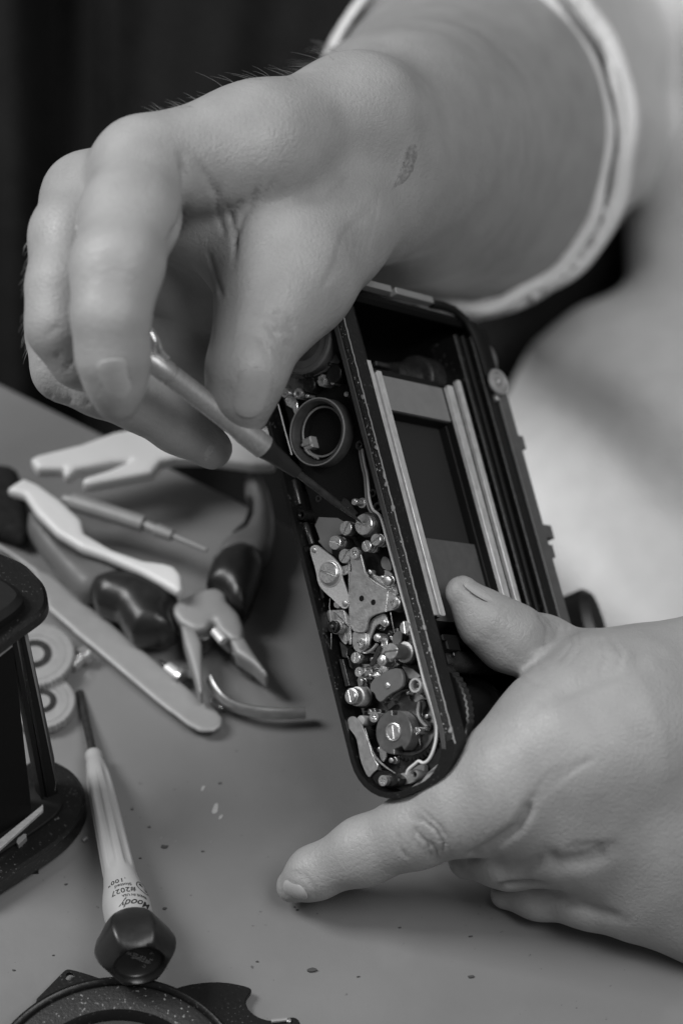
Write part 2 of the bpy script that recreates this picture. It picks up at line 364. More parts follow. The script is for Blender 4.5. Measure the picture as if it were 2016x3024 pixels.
fing = [[(425, 497, 552, 10.2), (385, 640, 539, 10.0), (345, 790, 528, 9.0), (328, 930, 526, 7.6), (334, 1050, 528, 7.1), (343, 1130, 531, 5.8), (348, 1186, 533, 4.3)],
        [(260, 585, 563, 9.0), (222, 700, 553, 9.3), (200, 850, 547, 8.3), (190, 960, 545, 7.6), (245, 1050, 548, 6.7), (345, 1110, 552, 5.3)],
        [(330, 660, 590, 9), (215, 850, 578, 8.4), (186, 985, 570, 7.6), (196, 1085, 566, 7.1), (300, 1130, 564, 7.0), (420, 1178, 564, 6.8), (530, 1250, 567, 6.3), (625, 1325, 570, 4.6)],
        [(400, 700, 606, 8.5), (330, 880, 606, 8.2), (400, 1020, 605, 8), (520, 1060, 602, 7.8), (640, 1090, 600, 6.8), (700, 1150, 599, 5)],
        [(955, 672, 580, 12.4), (850, 815, 566, 11.2), (792, 930, 558, 9.4), (755, 1010, 554, 8.7), (728, 1095, 551, 8.2), (716, 1165, 553, 6.9), (724, 1228, 555.5, 4.5)]]
ks = [5, 5, 5, 5, 8]
D = palm.copy()
for c_, k_ in zip(fing, ks):
    fd = f1.new(); f1.chain(fd, c_, 3); D = smin(D, smin(palm, fd, k_), .9)
V1, F1 = nets(D, f1.lo, f1.h); V1 = project(relax(V1, F1, 2), D, f1.lo, f1.h); V1 = relax(V1, F1, 3)
zz = lambda pts: [(x / 1.3067, 100 + y / 1.3067) for x, y in pts]
cr = []
for y0_, s_ in ((800, 30), (850, 34), (880, 26), (920, 22)): cr.append((zz([(340, y0_ + 25), (400, y0_), (480, y0_ - 5), (560, y0_ + 20)]), 5, .12))
for pl in ([(960, 1085), (1020, 1070), (1090, 1085), (1150, 1130)], [(1010, 1110), (1060, 1150), (1120, 1150)], [(1035, 1130), (1085, 1190), (1140, 1210)], [(1000, 1150), (1050, 1215), (1110, 1260)], [(1060, 1090), (1120, 1120), (1140, 1170)], [(960, 1130), (1010, 1190), (1040, 1250)]): cr.append((zz(pl), 4.5, .33))
for i_ in range(7): cr.append((zz([(1240 + i_ * 28, 990 - i_ * 22), (1290 + i_ * 26, 880 - i_ * 28), (1330 + i_ * 22, 750 - i_ * 25)]), 5, .3 - .02 * i_))
for pl in ([(700, 470), (722, 560), (725, 640), (700, 740), (650, 800)],): cr.append((zz(pl), 10, 1.0))
for pl in ([(850, 560), (840, 680), (865, 780)], [(1010, 560), (950, 680), (905, 790), (905, 900)], [(780, 520), (830, 620)], [(930, 640), (880, 720)], [(800, 840), (830, 930), (860, 1020)], [(760, 480), (810, 560), (845, 640)], [(990, 600), (960, 690)], [(870, 640), (900, 740), (910, 830)], [(1060, 560), (1000, 660)], [(1350, 560), (1260, 640)]): cr.append((zz(pl), 6, .42))
for pl in ([(215, 1255), (230, 1225)], [(250, 1295), (290, 1245)], [(180, 1180), (200, 1140), (240, 1130)], [(190, 1420), (195, 1380)], [(265, 1430), (275, 1395)], [(330, 1440), (340, 1410)], [(130, 1290), (170, 1270)]): cr.append((zz(pl), 4, .3))
for pl in ([(380, 1330), (400, 1290), (440, 1275), (480, 1310), (500, 1370)], [(920, 1380), (940, 1330), (985, 1310), (1030, 1350), (1045, 1430)]): cr.append((zz(pl), 5, .5))
V1 = creases(V1, F1, [(a, b, c * 1.5) for a, b, c in cr]) * KH
# --- hand that steadies the camera
f2 = Field((-18, -108, 540), (120, -8, 640), .7)
zb = lambda x, y: (780 + x / 1.2686, 1600 + y / 1.2686)
palm2 = f2.new()
f2.chain(palm2, [(1520, 2310, 576, 11.8), (1650, 2235, 578, 15.5), (1800, 2190, 583, 21), (2200, 2150, 600, 26), (2500, 2150, 620, 30)], 9)
f2.chain(palm2, [(1560, 2370, 582, 11), (1720, 2380, 585, 15.5), (2000, 2440, 590, 19), (2300, 2440, 605, 23), (2600, 2440, 620, 26)], 10)
f2.chain(palm2, [(1900, 2615, 591, 12.5), (2150, 2660, 594, 14), (2400, 2600, 604, 16)], 9)
f2.chain(palm2, [(1760, 2010, 590, 9.5), (1900, 2065, 594, 15), (2150, 2110, 600, 17)], 6)
fing2 = [([(865, 2617, 599, 3.9), (925, 2580, 596, 5.8), (1075, 2513, 590, 7.4), (1230, 2450, 584, 8.3), (1370, 2385, 579, 10.3), (1520, 2305, 576, 12)], 7),
         ([(1385, 2535, 597, 5.0), (1500, 2508, 590, 8.9), (1700, 2440, 583, 13)], 6),
         ([(1492, 2640, 601, 3.6), (1590, 2640, 597, 5.6), (1740, 2640, 592, 7.6), (1920, 2600, 591, 12)], 5),
         ([(1364, 1750, DT(1364, 1750) - 5, 3.9), (1434, 1832, DT(1434, 1832) - 7, 6.3), (1503, 1881, DT(1503, 1881) - 10, 7.5), (1600, 1922, 602, 7.8), (1740, 1985, 598, 8.2), (1880, 2040, 594, 11)], 6)]
D = palm2.copy()
for c_, k_ in fing2:
    fd = f2.new(); f2.chain(fd, c_, 3); D = smin(D, smin(palm2, fd, k_), .8)
V2, F2 = nets(D, f2.lo, f2.h); V2 = project(relax(V2, F2, 2), D, f2.lo, f2.h); V2 = relax(V2, F2, 3)
zq = lambda pts: [zb(*p) for p in pts]
cr = []
for pl, w_, d_ in (([(540, 1030), (590, 1040), (640, 1080), (670, 1130), (665, 1170)], 4, .45), ([(590, 1010), (650, 1060), (680, 1110)], 4, .3), ([(560, 1080), (610, 1130), (625, 1190)], 4.5, .4), ([(500, 1090), (505, 1150), (540, 1190)], 5, .3), ([(620, 1120), (645, 1160), (640, 1200)], 4, .35), ([(570, 1060), (560, 1120), (590, 1170)], 4, .25),
                   ([(1000, 960), (982, 1020), (945, 1075), (870, 1125), (790, 1175), (740, 1200)], 15, 1.0), ([(850, 1170), (900, 1235), (970, 1225), (1060, 1180)], 20, .6), ([(840, 1298), (920, 1285), (1000, 1278), (1060, 1288)], 7, 1.0),
                   ([(1060, 1290), (1130, 1350), (1250, 1385), (1350, 1420)], 16, .6), ([(1050, 1170), (1100, 1210), (1200, 1195), (1300, 1150)], 26, .9),
                   ([(1060, 590), (1200, 530), (1330, 480), (1470, 420)], 26, .6)):
    cr.append((zq(pl), w_, d_))
for i_ in range(9): cr.append((zq([(1000 + i_ * 24, 1000 - i_ * 22), (1020 + i_ * 26, 930 - i_ * 14), (1070 + i_ * 18, 850 - i_ * 5)]), 5, .17))
for i_ in range(8): cr.append((zq([(1130 + i_ * 20, 1150 + 8 * (i_ % 3)), (1180 + i_ * 18, 1120 + 8 * (i_ % 2))]), 4.5, .22))
for i_ in range(6): cr.append((zq([(700 + i_ * 42, 1190 - i_ * 20), (690 + i_ * 42, 1120 - i_ * 20), (650 + i_ * 46, 1040 - i_ * 24)]), 4.5, .12))
for pl in ([(1020, 265), (1060, 320), (1050, 400)], [(1110, 300), (1090, 360), (1010, 400)], [(1170, 320), (1180, 400), (1130, 470)], [(1210, 335), (1230, 420), (1190, 500)], [(1130, 310), (1150, 380), (1100, 450)], [(960, 470), (1000, 440), (1060, 480)], [(940, 500), (990, 520), (1040, 540)], [(1250, 345), (1280, 430), (1250, 490)], [(1290, 350), (1340, 420), (1320, 470)]): cr.append((zq(pl), 4.5, .28))
for i_ in range(11): cr.append((zq([(760 + i_ * 22, 300 + i_ * 12 + 30), (800 + i_ * 20, 340 + i_ * 11), (850 + i_ * 12, 330 + i_ * 14), (880 + i_ * 12, 370 + i_ * 13)]), 3, .06))
cr.append((zq([(95, 1240), (150, 1250), (190, 1300), (195, 1345)]), 6, .2))
cr.append((zq([(735, 125), (750, 175), (800, 205), (860, 225)]), 5, .5))
V2 = creases(V2, F2, [(a, b, c * 1.6) for a, b, c in cr])
Vw = np.vstack([V2W(V1), V2W(V2)]); Fw = np.vstack([F1, F2 + len(V1)])
gb = G().add(Vw, Fw[:, ::-1].tolist()); body = build('body', gb, 'skin', person, ang=180)
def surf(V, F, u, v):
    N = normals(V, F)
    if np.mean(np.sum(N * (V - V.mean(0)), 1)) < 0: N = -N
    px = projpx(V); ok = np.sum(N * V, 1) < 0; d = np.linalg.norm(px - [u, v], axis=1) + (~ok) * 1e6
    best = np.argsort(d)[:14]; best = best[V[best, 2] < V[best, 2].min() + 4]; n = N[best].mean(0); return V[best].mean(0), n / np.linalg.norm(n)
def nail(V, F, cpx, tip, ln, wd, curv, lift=.15, tilt=(0, 0, 0), over=0):
    c, n = surf(V, F, *cpx); n = n + np.array(tilt); n /= np.linalg.norm(n)
    a = VP(tip[0], tip[1], c[2]) - VP(cpx[0], cpx[1], c[2]); a = a - n * (a @ n); a /= np.linalg.norm(a); b = np.cross(n, a)
    nu, nv = 15, 15; pts = []; g = G()
    for k in range(2):
        for i in range(nu):
            for j in range(nv):
                s = -1 + 2 * i / (nu - 1); t = -1 + 2 * j / (nv - 1); s0, t0 = s, t
                s = s0 * math.sqrt(max(0, 1 - .48 * t0 * t0)); t = t0 * math.sqrt(max(0, 1 - (.46 if s0 < 0 else .40) * s0 * s0)); wx = wd / 2; ls = s * ln / 2; edge = max(abs(s0), abs(t0))
                th = t * wx / curv
                pts.append(c + n * (lift - .45 * k + .9 - .28 * edge ** 6) + a * ls + b * curv * math.sin(th) + n * (curv * (math.cos(th) - 1) - .10 * (s + .1) ** 2 * ln / 4 - .9 + over * s))
    f = [(i * nv + j, (i + 1) * nv + j, (i + 1) * nv + j + 1, i * nv + j + 1) for i in range(nu - 1) for j in range(nv - 1)]
    m_ = nu * nv; f += [tuple(x + m_ for x in q[::-1]) for q in f]
    rim = [i * nv for i in range(nu)] + [(nu - 1) * nv + j for j in range(1, nv)] + [i * nv + nv - 1 for i in range(nu - 2, -1, -1)] + [j for j in range(nv - 2, 0, -1)]
    f += [(rim[i], rim[(i + 1) % len(rim)], rim[(i + 1) % len(rim)] + m_, rim[i] + m_) for i in range(len(rim))]
    g.add(V2W(np.array(pts)), f); return build('fingernail', g, 'nail', person, ang=60)
nail(V1, F1, (338, 1125), (352, 1210), 11.0, 8.6, 5.0, .34)
nail(V1, F1, (748, 1165), (738, 1260), 12.0, 10.2, 6.2, .5)
nail(V1, F1, (618, 1338), (650, 1375), 7.6, 6.6, 4.6, .05)
nail(V2, F2, (868, 2633), (830, 2648), 6.8, 5.8, 4.6, .34)
nail(V2, F2, (1424, 1737), (1355, 1690), 10.0, 6.5, 4.6, -.2, tilt=(.5, .6, .25))
# fine hairs on the wrist and the outer fingers
g = G(); rs = np.random.RandomState(3)
N1 = normals(V1, F1); 
if np.mean(np.sum(N1 * (V1 - V1.mean(0)), 1)) < 0: N1 = -N1
px1 = projpx(V1); sil = np.abs(np.sum(N1 * V1, 1) / np.linalg.norm(V1, axis=1)) < .35
def hairs(mask, n, base_dir, lnr):
    ids = np.where(mask & sil)[0]
    if len(ids) == 0: return
    for i in rs.choice(ids, n):
        p0 = V1[i]; d_ = N1[i] * rs.uniform(.25, .7) + np.array(base_dir) + rs.randn(3) * .25; d_ /= np.linalg.norm(d_); ln = rs.uniform(*lnr); bend = np.array(base_dir) * .5 - N1[i] * .12
        tube(g, V2W(np.array([p0 + d_ * ln * t + bend * ln * t * t for t in (0, .35, .7, 1)])), [.04, .035, .025, .01], 3)
hairs((px1[:, 0] > 560) & (px1[:, 0] < 1000) & (px1[:, 1] < 340), 150, (-.9, .1, 0), (2.5, 5.5))
hairs((px1[:, 0] > 430) & (px1[:, 0] < 600) & (px1[:, 1] < 360), 30, (-.8, .1, 0), (1.5, 3))
hairs((px1[:, 0] < 150) & (px1[:, 1] > 700) & (px1[:, 1] < 1050), 60, (-.1, -.8, 0), (1.2, 2.6))
tag(build('arm_hair', g, 'hair', person), kind='stuff')
# scaly patch on the wrist
c_, n_ = surf(V1, F1, 1190, 470)
g = G(); base = [(1205, 415), (1235, 420), (1240, 455), (1222, 500), (1205, 535), (1165, 560), (1150, 568), (1165, 535), (1180, 500), (1190, 460)]
cen = np.array([1192, 495.]); bp = smooth(np.array(base, float), 2); pts = []; nr = 6
for r_ in np.linspace(0, 1, nr):
    for q in bp:
        u_, v_ = cen + (q - cen) * r_; pts.append((u_, v_))
def lift_to(V, F, pts, h):
    N = normals(V, F); N = N if np.mean(np.sum(N * (V - V.mean(0)), 1)) > 0 else -N; px = projpx(V); ok = np.where((np.sum(N * V, 1) < 0) & (np.abs(px[:, 0] - 1190) < 120) & (np.abs(px[:, 1] - 490) < 150))[0]
    out = []
    for (u_, v_) in pts:
        d = np.linalg.norm(px[ok] - [u_, v_], axis=1); b = ok[np.argsort(d)[:6]]; z = V[b, 2]; z = z[z < z.min() + 3].mean(); out.append(VP(u_, v_, z - h))
    return np.array(out)
nb_ = len(bp); Q = lift_to(V1, F1, pts, .25); Q[-nb_:, 2] += .5
g.add(V2W(Q), [(i * nb_ + j, i * nb_ + (j + 1) % nb_, (i + 1) * nb_ + (j + 1) % nb_, (i + 1) * nb_ + j) for i in range(nr - 1) for j in range(nb_)])
tag(build('skin_patch', g, 'patch', person, ang=180), 'dry darker patch of skin on the wrist')

# --- t-shirt: sleeve and torso as one cloth surface
f3 = Field((-10, -75, 655), (300, 190, 1010), 2.4)
A0 = VP(1385, 420, 695); 
def lc(D, p, q, ra, rb, k): f3.cone(D, VP(*p), VP(*q), ra, rb, k)
sl_ = f3.new()
lc(sl_, (1378, 300, 705), (1600, 130, 900), 40.2, 54, 8); lc(sl_, (1385, 530, 705), (1520, 380, 900), 37.0, 44, 8)
X, Y, Z = f3.ax[0][:, None, None], f3.ax[1][None, :, None], f3.ax[2][None, None, :]
inn = f3.new()
lc(sl_, (1386, 415, 705), (1570, 270, 900), 40.4, 52, 8); lc(inn, (1386, 415, 640), (1386, 415, 705), 35.6, 36, 6); lc(inn, (1386, 415, 705), (1570, 270, 900), 36, 48, 6)
lc(inn, (1378, 298, 640), (1378, 298, 705), 35.0, 35.6, 6); lc(inn, (1378, 298, 705), (1600, 130, 900), 35.2, 49, 6)
lc(inn, (1385, 530, 640), (1385, 530, 705), 33.6, 34.2, 6); lc(inn, (1385, 530, 705), (1520, 380, 900), 33.6, 40, 6)
pl = A0; nrm = np.array([.10, .06, -1.0]); nrm /= np.linalg.norm(nrm)
cut = (X - pl[0]) * nrm[0] + (Y - pl[1]) * nrm[1] + (Z - pl[2]) * nrm[2]
k_ = 3.0; m1 = np.maximum(sl_, cut) ; hh = np.clip(k_ - np.abs(sl_ - cut), 0, None) / k_; m1 = m1 + hh * hh * k_ * .25
sl_ = np.maximum(m1, -inn)
to = f3.new()
lc(to, (2010, 1500, 800, 0), (2050, 2000, 800, 0), 66, 66, 12) if False else None
f3.cone(to, VP(2010, 1500, 810), VP(2100, 2300, 800), 68, 75, 14)
f3.cone(to, VP(2060, 1500, 810), VP(2540, 850, 860), 62, 62, 12)
f3.cone(to, VP(2440, 760, 850), VP(2400, -200, 850), 62, 64, 10)
f3.cone(to, VP(2050, -60, 930), VP(2400, -60, 900), 46, 80, 10)
f3.cone(to, VP(1600, 1255, 806), VP(1760, 1400, 806), 17, 24, 6)
D = smin(sl_, to, .8)
V3, F3 = nets(D, f3.lo, f3.h); V3 = relax(V3, F3, 3)
N3 = normals(V3, F3); px3 = projpx(V3); u_, v_ = px3[:, 0], px3[:, 1]
fold = 7.0 * np.sin((u_ * -.45 + v_ * .9) / 105 + 1.0 * np.sin(u_ / 190.) + .6) * np.clip((v_ - 1000) / 200, 0, 1) + 2.2 * np.sin((u_ * 1.0 - v_ * .5) / 80. + np.sin(v_ / 90.)) * np.clip((1000 - v_) / 250, 0, 1) * np.clip((u_ - 1560) / 150, 0, 1)
lowr = (v_ > 200) & (np.linalg.norm((px3 - [1385, 440]) / [400, 480], axis=1) < 1.25)
rr_ = np.linalg.norm((px3 - [1385, 425]) / [378, 462], axis=1); fold = np.where(lowr, 1.1 * np.exp(-((rr_ - 1.04) / .035) ** 2) - 1.3 * np.exp(-((rr_ - 1.115) / .03) ** 2) + .6 * np.exp(-((rr_ - 1.19) / .04) ** 2), fold)
s3 = 1 if np.mean(np.sum(N3 * (V3 - V3.mean(0)), 1)) > 0 else -1
V3 = relax(V3 + N3 * s3 * fold[:, None], F3, 1) * KH
g = G().add(V2W(V3), F3[:, ::-1].tolist()); shirt = build('t_shirt', g, 'cloth', person, ang=180)
for k_, (dR, dz, rr0) in enumerate(((0, -1.2, 1.9), (2.2, 3.0, 3.0))):
    ca, cb = VP(1378, 300, 701 + dz), VP(1385, 530, 701 + dz); ring = []
    for t_ in np.linspace(0, 2 * np.pi, 140, endpoint=False):
        c0_ = VP(1386 + 42 * k_, 418 - 38 * k_, 701 + dz); R_ = 1.0; wob = .5 * math.sin(7 * t_) + .35 * math.sin(13 * t_ + 1)
        ring.append(c0_ + np.array([math.cos(t_) * (36.4 + dR + wob), math.sin(t_) * (44.2 + dR + wob), 0]) + np.array([0, 0, .8 * math.sin(5 * t_)]))
    ring = smooth(np.array(ring), 1); g = G(); tube(g, V2W(np.vstack([ring, ring[:2]]) * KH), rr0, 12); build('sleeve_hem', g, 'cloth', shirt, ang=180)
# --- black trousers and apron strap showing between sleeve and shirt
g = sheet(lambda U, Vv: V2W(np.stack([((1150 + 900 * U) - 1008) / FP * (905 + 20 * np.sin(U * 7)), (1512 - (700 + 560 * Vv)) / FP * 905, 905 + 20 * np.sin(U * 7 + Vv * 4) + 0 * Vv], -1)), 40, 24)
build('trousers', g, 'clothd', person)
#NEXT
# ------------------------------------------------------------------ the opened film camera in the left hand
Mx = Matrix([[*(LM[i] * SC), LO[i] * S] for i in range(3)] + [[0, 0, 0, 1]])
cam_root = thing('film_camera', 'opened black film camera held between thumb and finger, its metal clockwork bared', 'camera', None, mtx=Mx)
def cp(name, g, m, **k): return build(name, g, m, k.pop('parent', cam_root), local=True, **k)
def rrect(x0, x1, y0, y1, r, n=8):      # starts at back / top end, runs down the back, round the foot, up the front
    cs = [(x1 - r[0], y1 - r[0], r[0], 90), (x1 - r[1], y0 + r[1], r[1], 0), (x0 + r[2], y0 + r[2], r[2], -90), (x0 + r[3], y1 - r[3], r[3], -180)]
    return np.array([[cx + q * math.cos(math.radians(a - 90 * i / n)), cy + q * math.sin(math.radians(a - 90 * i / n))] for cx, cy, q, a in cs for i in range(n + 1)])
outer = rrect(65, 177.3, 0, 26.7, (9, 11, 7, 6)); inner_o = rrect(66.2, 176.1, 1.1, 23.3, (8, 10, 6, 5)); inner_l = rrect(66.4, 175.9, 1.1, 25.6, (8, 10, 6, 5))
g = G(); prism(g, inner_o, -9, -7, 0); cp('mechanism_plate', g, 'floor')
g = G(); ringprism(g, outer, inner_o, -4.2, 0); ringprism(g, rrect(65, 177.3, 0, 23.9, (9, 11, 7, 6)), inner_o, -9, -4.2)
box(g, 70, 172, 23.2, 23.9, -9, -4.2, .1); cp('rim', g, 'black')
q = np.vstack([outer[5:31], inner_l[5:31][::-1]])
g = G(); prism(g, np.vstack([outer[2:34], inner_l[2:34][::-1]]), -52, -4.25, 0); prism(g, outer, -56.5, -52, 1.2); cp('shell', g, 'inner')
g = G(); box(g, 84.6, 142.4, 3, 23.3, -46, -34, .2); box(g, 84.6, 142.4, 3, 23.3, -9.7, -4.3, .2); box(g, 84.6, 142.4, 3, 17, -34, -9.7, .2); box(g, 84.8, 95, 10, 24.2, -34.2, -9.5, .1)
cp('film_gate', g, 'blackm')
g = G(); box(g, 86.6, 94.7, 22, 24.9, -33.9, -9.7, .1); cp('gate_frame', g, 'greyl')
g = G(); box(g, 94, 123.4, 19.9, 21.2, -33.9, -9.7, .05); cp('shutter_curtain', g, 'dcurt')
g = G(); box(g, 123.1, 142.2, 17, 22.4, -33.9, -9.7, .05); cp('shutter_blade', g, 'greyp')
for za, zb_, xa in ((-6.5, -4.3, 84.3), (-9.5, -7.4, 86.4), (-36.6, -34.1, 86.2), (-40.4, -38.6, 84.3)):
    g = G(); box(g, xa + .2, 142.4, 23.2, 25.2, za + .1, zb_ - .1, .1); cp('rail_bed', g, 'blackm'); g = G(); prism(g, [[xa + .5, zb_], [142.3, zb_], [142.6, zb_ - .4], [142.6, za + .3], [142.3, za], [xa, za], [xa, zb_ - .6]], 25.2, 26.2, .12, lambda a, b, c: ident(a, c, b)); cp('film_rail', g, 'rail')
g = G(); box(g, 84.3, 142.4, 23.2, 24.7, -7.2, -6.6, .1); box(g, 86.4, 142.4, 23.2, 24.3, -38.4, -36.8, .1); box(g, 84.5, 142.5, 22.0, 25.6, -4.35, -2.2, .1); cp('rail_bed', g, 'blackm')
for k, (za, zb_, y_, m_) in enumerate(((-42.6, -41.2, 24.8, 'blackm'), (-45.4, -44.1, 25.6, 'black'), (-47.6, -46.6, 26.0, 'blackm'), (-51.6, -49.2, 26.7, 'black'))):
    g = G(); box(g, 72 if k else 86, 174, 18, y_, za, zb_, .3); cp('channel_rib', g, m_)
g = G(); box(g, 80, 160, 4, 26.9, -57.6, -52.8, .9); box(g, 95.4, 98.6, 18, 26, -61.0, -57, .4); box(g, 117.4, 120.6, 18, 26, -62.4, -57, .5); box(g, 122.2, 125.2, 16, 25.8, -61.0, -57, .4)
box(g, 101, 116, 14, 26, -58.6, -57, .3); box(g, 126.5, 134, 14, 25.0, -59.0, -57, .4); cp('top_cover', g, 'greyp')
g = G()
for a_ in (67.8, 70.4):
    tube(g, [(a_ + t * 9.2, 25.2 - 5 * (t - .5) ** 2 * 2, -54.0 - (a_ - 66) * .75 - 2.6 * t) for t in np.linspace(0, 1, 10)], 1.0, 10)
box(g, 68.5, 80, 14, 24.6, -59, -53, .8); cp('corner_guard', g, 'greyp')
g = G(); e_ = B(1465, 1130, 28.2); fr = frame(e_, [.05, .95, .12]); lathe(g, [(2.2, 0), (3.0, 0), (3.2, .5), (3.0, .9), (2.5, 1.0), (2.2, .6), (2.2, .3)], fr, 32); lathe(g, [(2.1, -.8), (2.1, .1), (1.1, .2), (1.0, 1.0), (.6, 1.4)], fr, 24)
box(g, e_[0] + 2.2, e_[0] + 4, 26, 27.4, e_[2] - 1, e_[2] + .4, .2); cp('strap_lug', g, 'sand')
g = G(); e_ = B(1745, 1815, 12); prism(g, smooth(np.array([[e_[0] - 6.5, e_[2] - 4], [e_[0] + 14, e_[2] - 4], [e_[0] + 14, e_[2] + 4.5], [e_[0] - 6.5, e_[2] + 4.5]]), 2), 2, 13.5, 1.6, lambda a, b, c: ident(a, c, b)); cp('eyepiece', g, 'rubber')
for (u_, v_, r_) in ((1628, 1688, 1.0), (1640, 1712, .8), (1622, 1672, .6)):
    g = G(); fr = frame(B(u_, v_, 22), [0, 1, 0]); lathe(g, [(r_, -3), (r_, 0), (r_ * .7, .4)], fr, 16); cp('screw', g, 'steel')
g = G(); tube(g, smooth(np.array([B(1622, 1690, 21), B(1640, 1750, 21), B(1650, 1800, 21), B(1690, 1900, 20)]), 2, False), .9, 8); cp('cover_edge', g, 'bar')
# film chambers
g = G(); fr = frame([79.6, 15, -36], [0, 0, 1]); lathe(g, [(5.6, -10), (5.6, -3), (5.0, -2.5), (3.3, -2.4), (3.3, 1), (2.9, 1.2), (2.9, 2.2), (3.3, 2.4), (3.3, 3.4), (2.8, 3.6), (2.8, 6)], fr, 32)
box(g, 77.4, 78.4, 14.2, 15.8, -31, -24.5, .2); box(g, 80.8, 81.8, 14.2, 15.8, -31, -24.5, .2); cp('rewind_fork', g, 'darkmet')
g = G(); fr = frame([84.4, 20, -33], [0, 1, 0]); lathe(g, [(.7, 0), (.7, 2.5), (.4, 2.9)], fr, 14); cp('screw', g, 'darkmet')
g = G(); cyl(g, (161, 12.5), 8.2, -50, -9.2, .3); cyl(g, (161, 12.5), 9.6, -11.4, -9.1, .2); cyl(g, (161, 12.5), 9.6, -30, -28.5, .2); box(g, 160, 168, 19, 21, -48, -12, .4); cp('take_up_spool', g, 'rubber')
g = G(); lathe(g, [(13.2, -8.6), (13.5, -8.3), (13.5, -6.4), (13.2, -6.1)], ident if False else (lambda x, y, z: ident(x + 161.5, y + 14.2, z)), 120, mod=lambda a, z: 1 + .012 * np.sign(np.sin(a * 60))); cp('knurled_disc', g, 'rubber')
g = G(); cyl(g, (150, 20), 2.6, -46, -9.2, .2)
for k in range(8):
    a_ = k * math.pi / 4; box(g, -.35, .35, 2.4, 3.5, -13.5, -12.8, .1, lambda x, y, z, a_=a_: ident(150 + x * math.cos(a_) - y * math.sin(a_), 20 + x * math.sin(a_) + y * math.cos(a_), z))
cp('sprocket', g, 'darkmet')
g = G(); box(g, 146, 147.4, 12, 24.3, -30, -9, .3); box(g, 147.5, 149.5, 21, 24.6, -14, -9.5, .3); cp('bracket', g, 'blackm')
# end wall edge with its little notch
g = G(); box(g, 64.6, 66.2, 25.2, 27.2, -20.5, -2, .2); box(g, 64.6, 66.2, 25.2, 27.2, -36.5, -22.2, .2); cp('edge_trim', g, 'bar')
g = G(); tube(g, [(66.0, 26.3, -36.5), (65.9, 26.6, -41), (66.3, 26.7, -45), (68.2, 26.8, -48.5), (71.6, 26.8, -50.2), (76, 26.8, -50.8), (84, 26.8, -51)], 1.0, 10); cp('corner_edge', g, 'blackm')
# rim dressing: grey strip, foam seal, worn ridge
g = G(); prism(g, [[66, 23.4], [168, 23.4], [171, 23.0], [171.4, 23.9], [168, 24.6], [66, 24.6]], -.5, .12, .06); cp('rim_strip', g, 'strip')
g = G(); pts = []
xs = np.linspace(66.5, 170, 240); top = []
nx_ = len(xs); ys = np.linspace(24.7, 26.35, 7)
pv = np.array([[x, y, .02 + .16 * math.sin(math.pi * j / 6) + random.uniform(-.07, .07)] for x in xs for j, y in enumerate(ys)])
g.add(pv, [(i * 7 + j, (i + 1) * 7 + j, (i + 1) * 7 + j + 1, i * 7 + j + 1) for i in range(nx_ - 1) for j in range(6)]); cp('foam_seal', g, 'foam')
g = G(); tube(g, [(x, 26.52 + .04 * math.sin(x * 2.1) , .08 + random.uniform(-.05, .05)) for x in np.linspace(66, 171, 120)], .17, 6); cp('worn_edge', g, 'bar')
for k in range(9):
    x_ = random.uniform(90, 172); g = G(); prism(g, smooth(np.array([[x_ + random.uniform(-.5, .5) + a * .5, 26.4 + random.uniform(-.3, .3) + b * .35] for a, b in ((-1, -1), (1, -1), (1, 1), (-1, 1))]), 1), .1, .35 + random.random() * .3, .08); cp('foam_crumb', g, 'bar')
# ---- mechanism
ZS = .0255
def heads(g, c, r, h, ang=None, ph=None, dep=.45, fl=-7, pr=None, w=None, n=40):
    w = w or r * .17; cyl(g, c, r * .985, fl, h - dep, 0, n=n) if pr is None else (cyl(g, c, pr, fl, h - dep * 2.6, 0, n=n), cyl(g, c, r, h - dep * 2.6, h - dep, 0, n=n))
    if ang is not None:
        a0 = math.asin(min(.9, w / 2 / r))
        for s_ in (0, math.pi):
            a = ang + s_ + np.linspace(a0, math.pi - a0, 22); p = np.stack([c[0] + r * np.cos(a), c[1] + r * np.sin(a)], 1); prism(g, p, h - dep, h, r * .06)
    elif ph is not None:
        ri = r * .62; ringprism(g, circ(c[0], c[1], r, n), circ(c[0], c[1], ri, n), h - dep, h)
        a0 = math.asin(w / 2 / ri) + .02
        for q in range(4):
            a = ph + q * math.pi / 2 + np.linspace(a0, math.pi / 2 - a0, 6); p = np.vstack([[c[0] + w * .72 * math.cos(ph + q * math.pi / 2 + math.pi / 4), c[1] + w * .72 * math.sin(ph + q * math.pi / 2 + math.pi / 4)], np.stack([c[0] + ri * np.cos(a), c[1] + ri * np.sin(a)], 1)])
            prism(g, p, h - dep, h - .03, .02)
    else: cyl(g, c, r, h - dep, h, n=n)
def slot(zf, x, y, rz, h, s0, s1, name='slotted_screw', m='steelb', fl=-7, pr=None, collars=()):
    c = zf(x, y, h); a = zf(*s0, h); b = zf(*s1, h); ang = math.atan2(b[1] - a[1], b[0] - a[0]); k = ZS * (2.851 / 2.613 if zf is l1 else 1)
    g = G(); heads(g, c, rz * k, h, ang=ang, fl=fl, pr=pr * k if pr else None, w=max(.22, rz * k * .14)); o = cp(name, g, m)
    for (cr_, z0, z1, cm) in collars: gg = G(); cyl(gg, c, cr_ * k, z0, z1, .1, n=40); build('collar', gg, cm, o, local=True)
    return o
def cross(zf, x, y, rz, h, ang=.4, m='steelb', fl=-7, pr=None):
    c = zf(x, y, h); k = ZS * (2.851 / 2.613 if zf is l1 else 1); g = G(); heads(g, c, rz * k, h, ph=ang, fl=fl, pr=pr * k if pr else None, w=rz * k * .22); return cp('cross_screw', g, m)
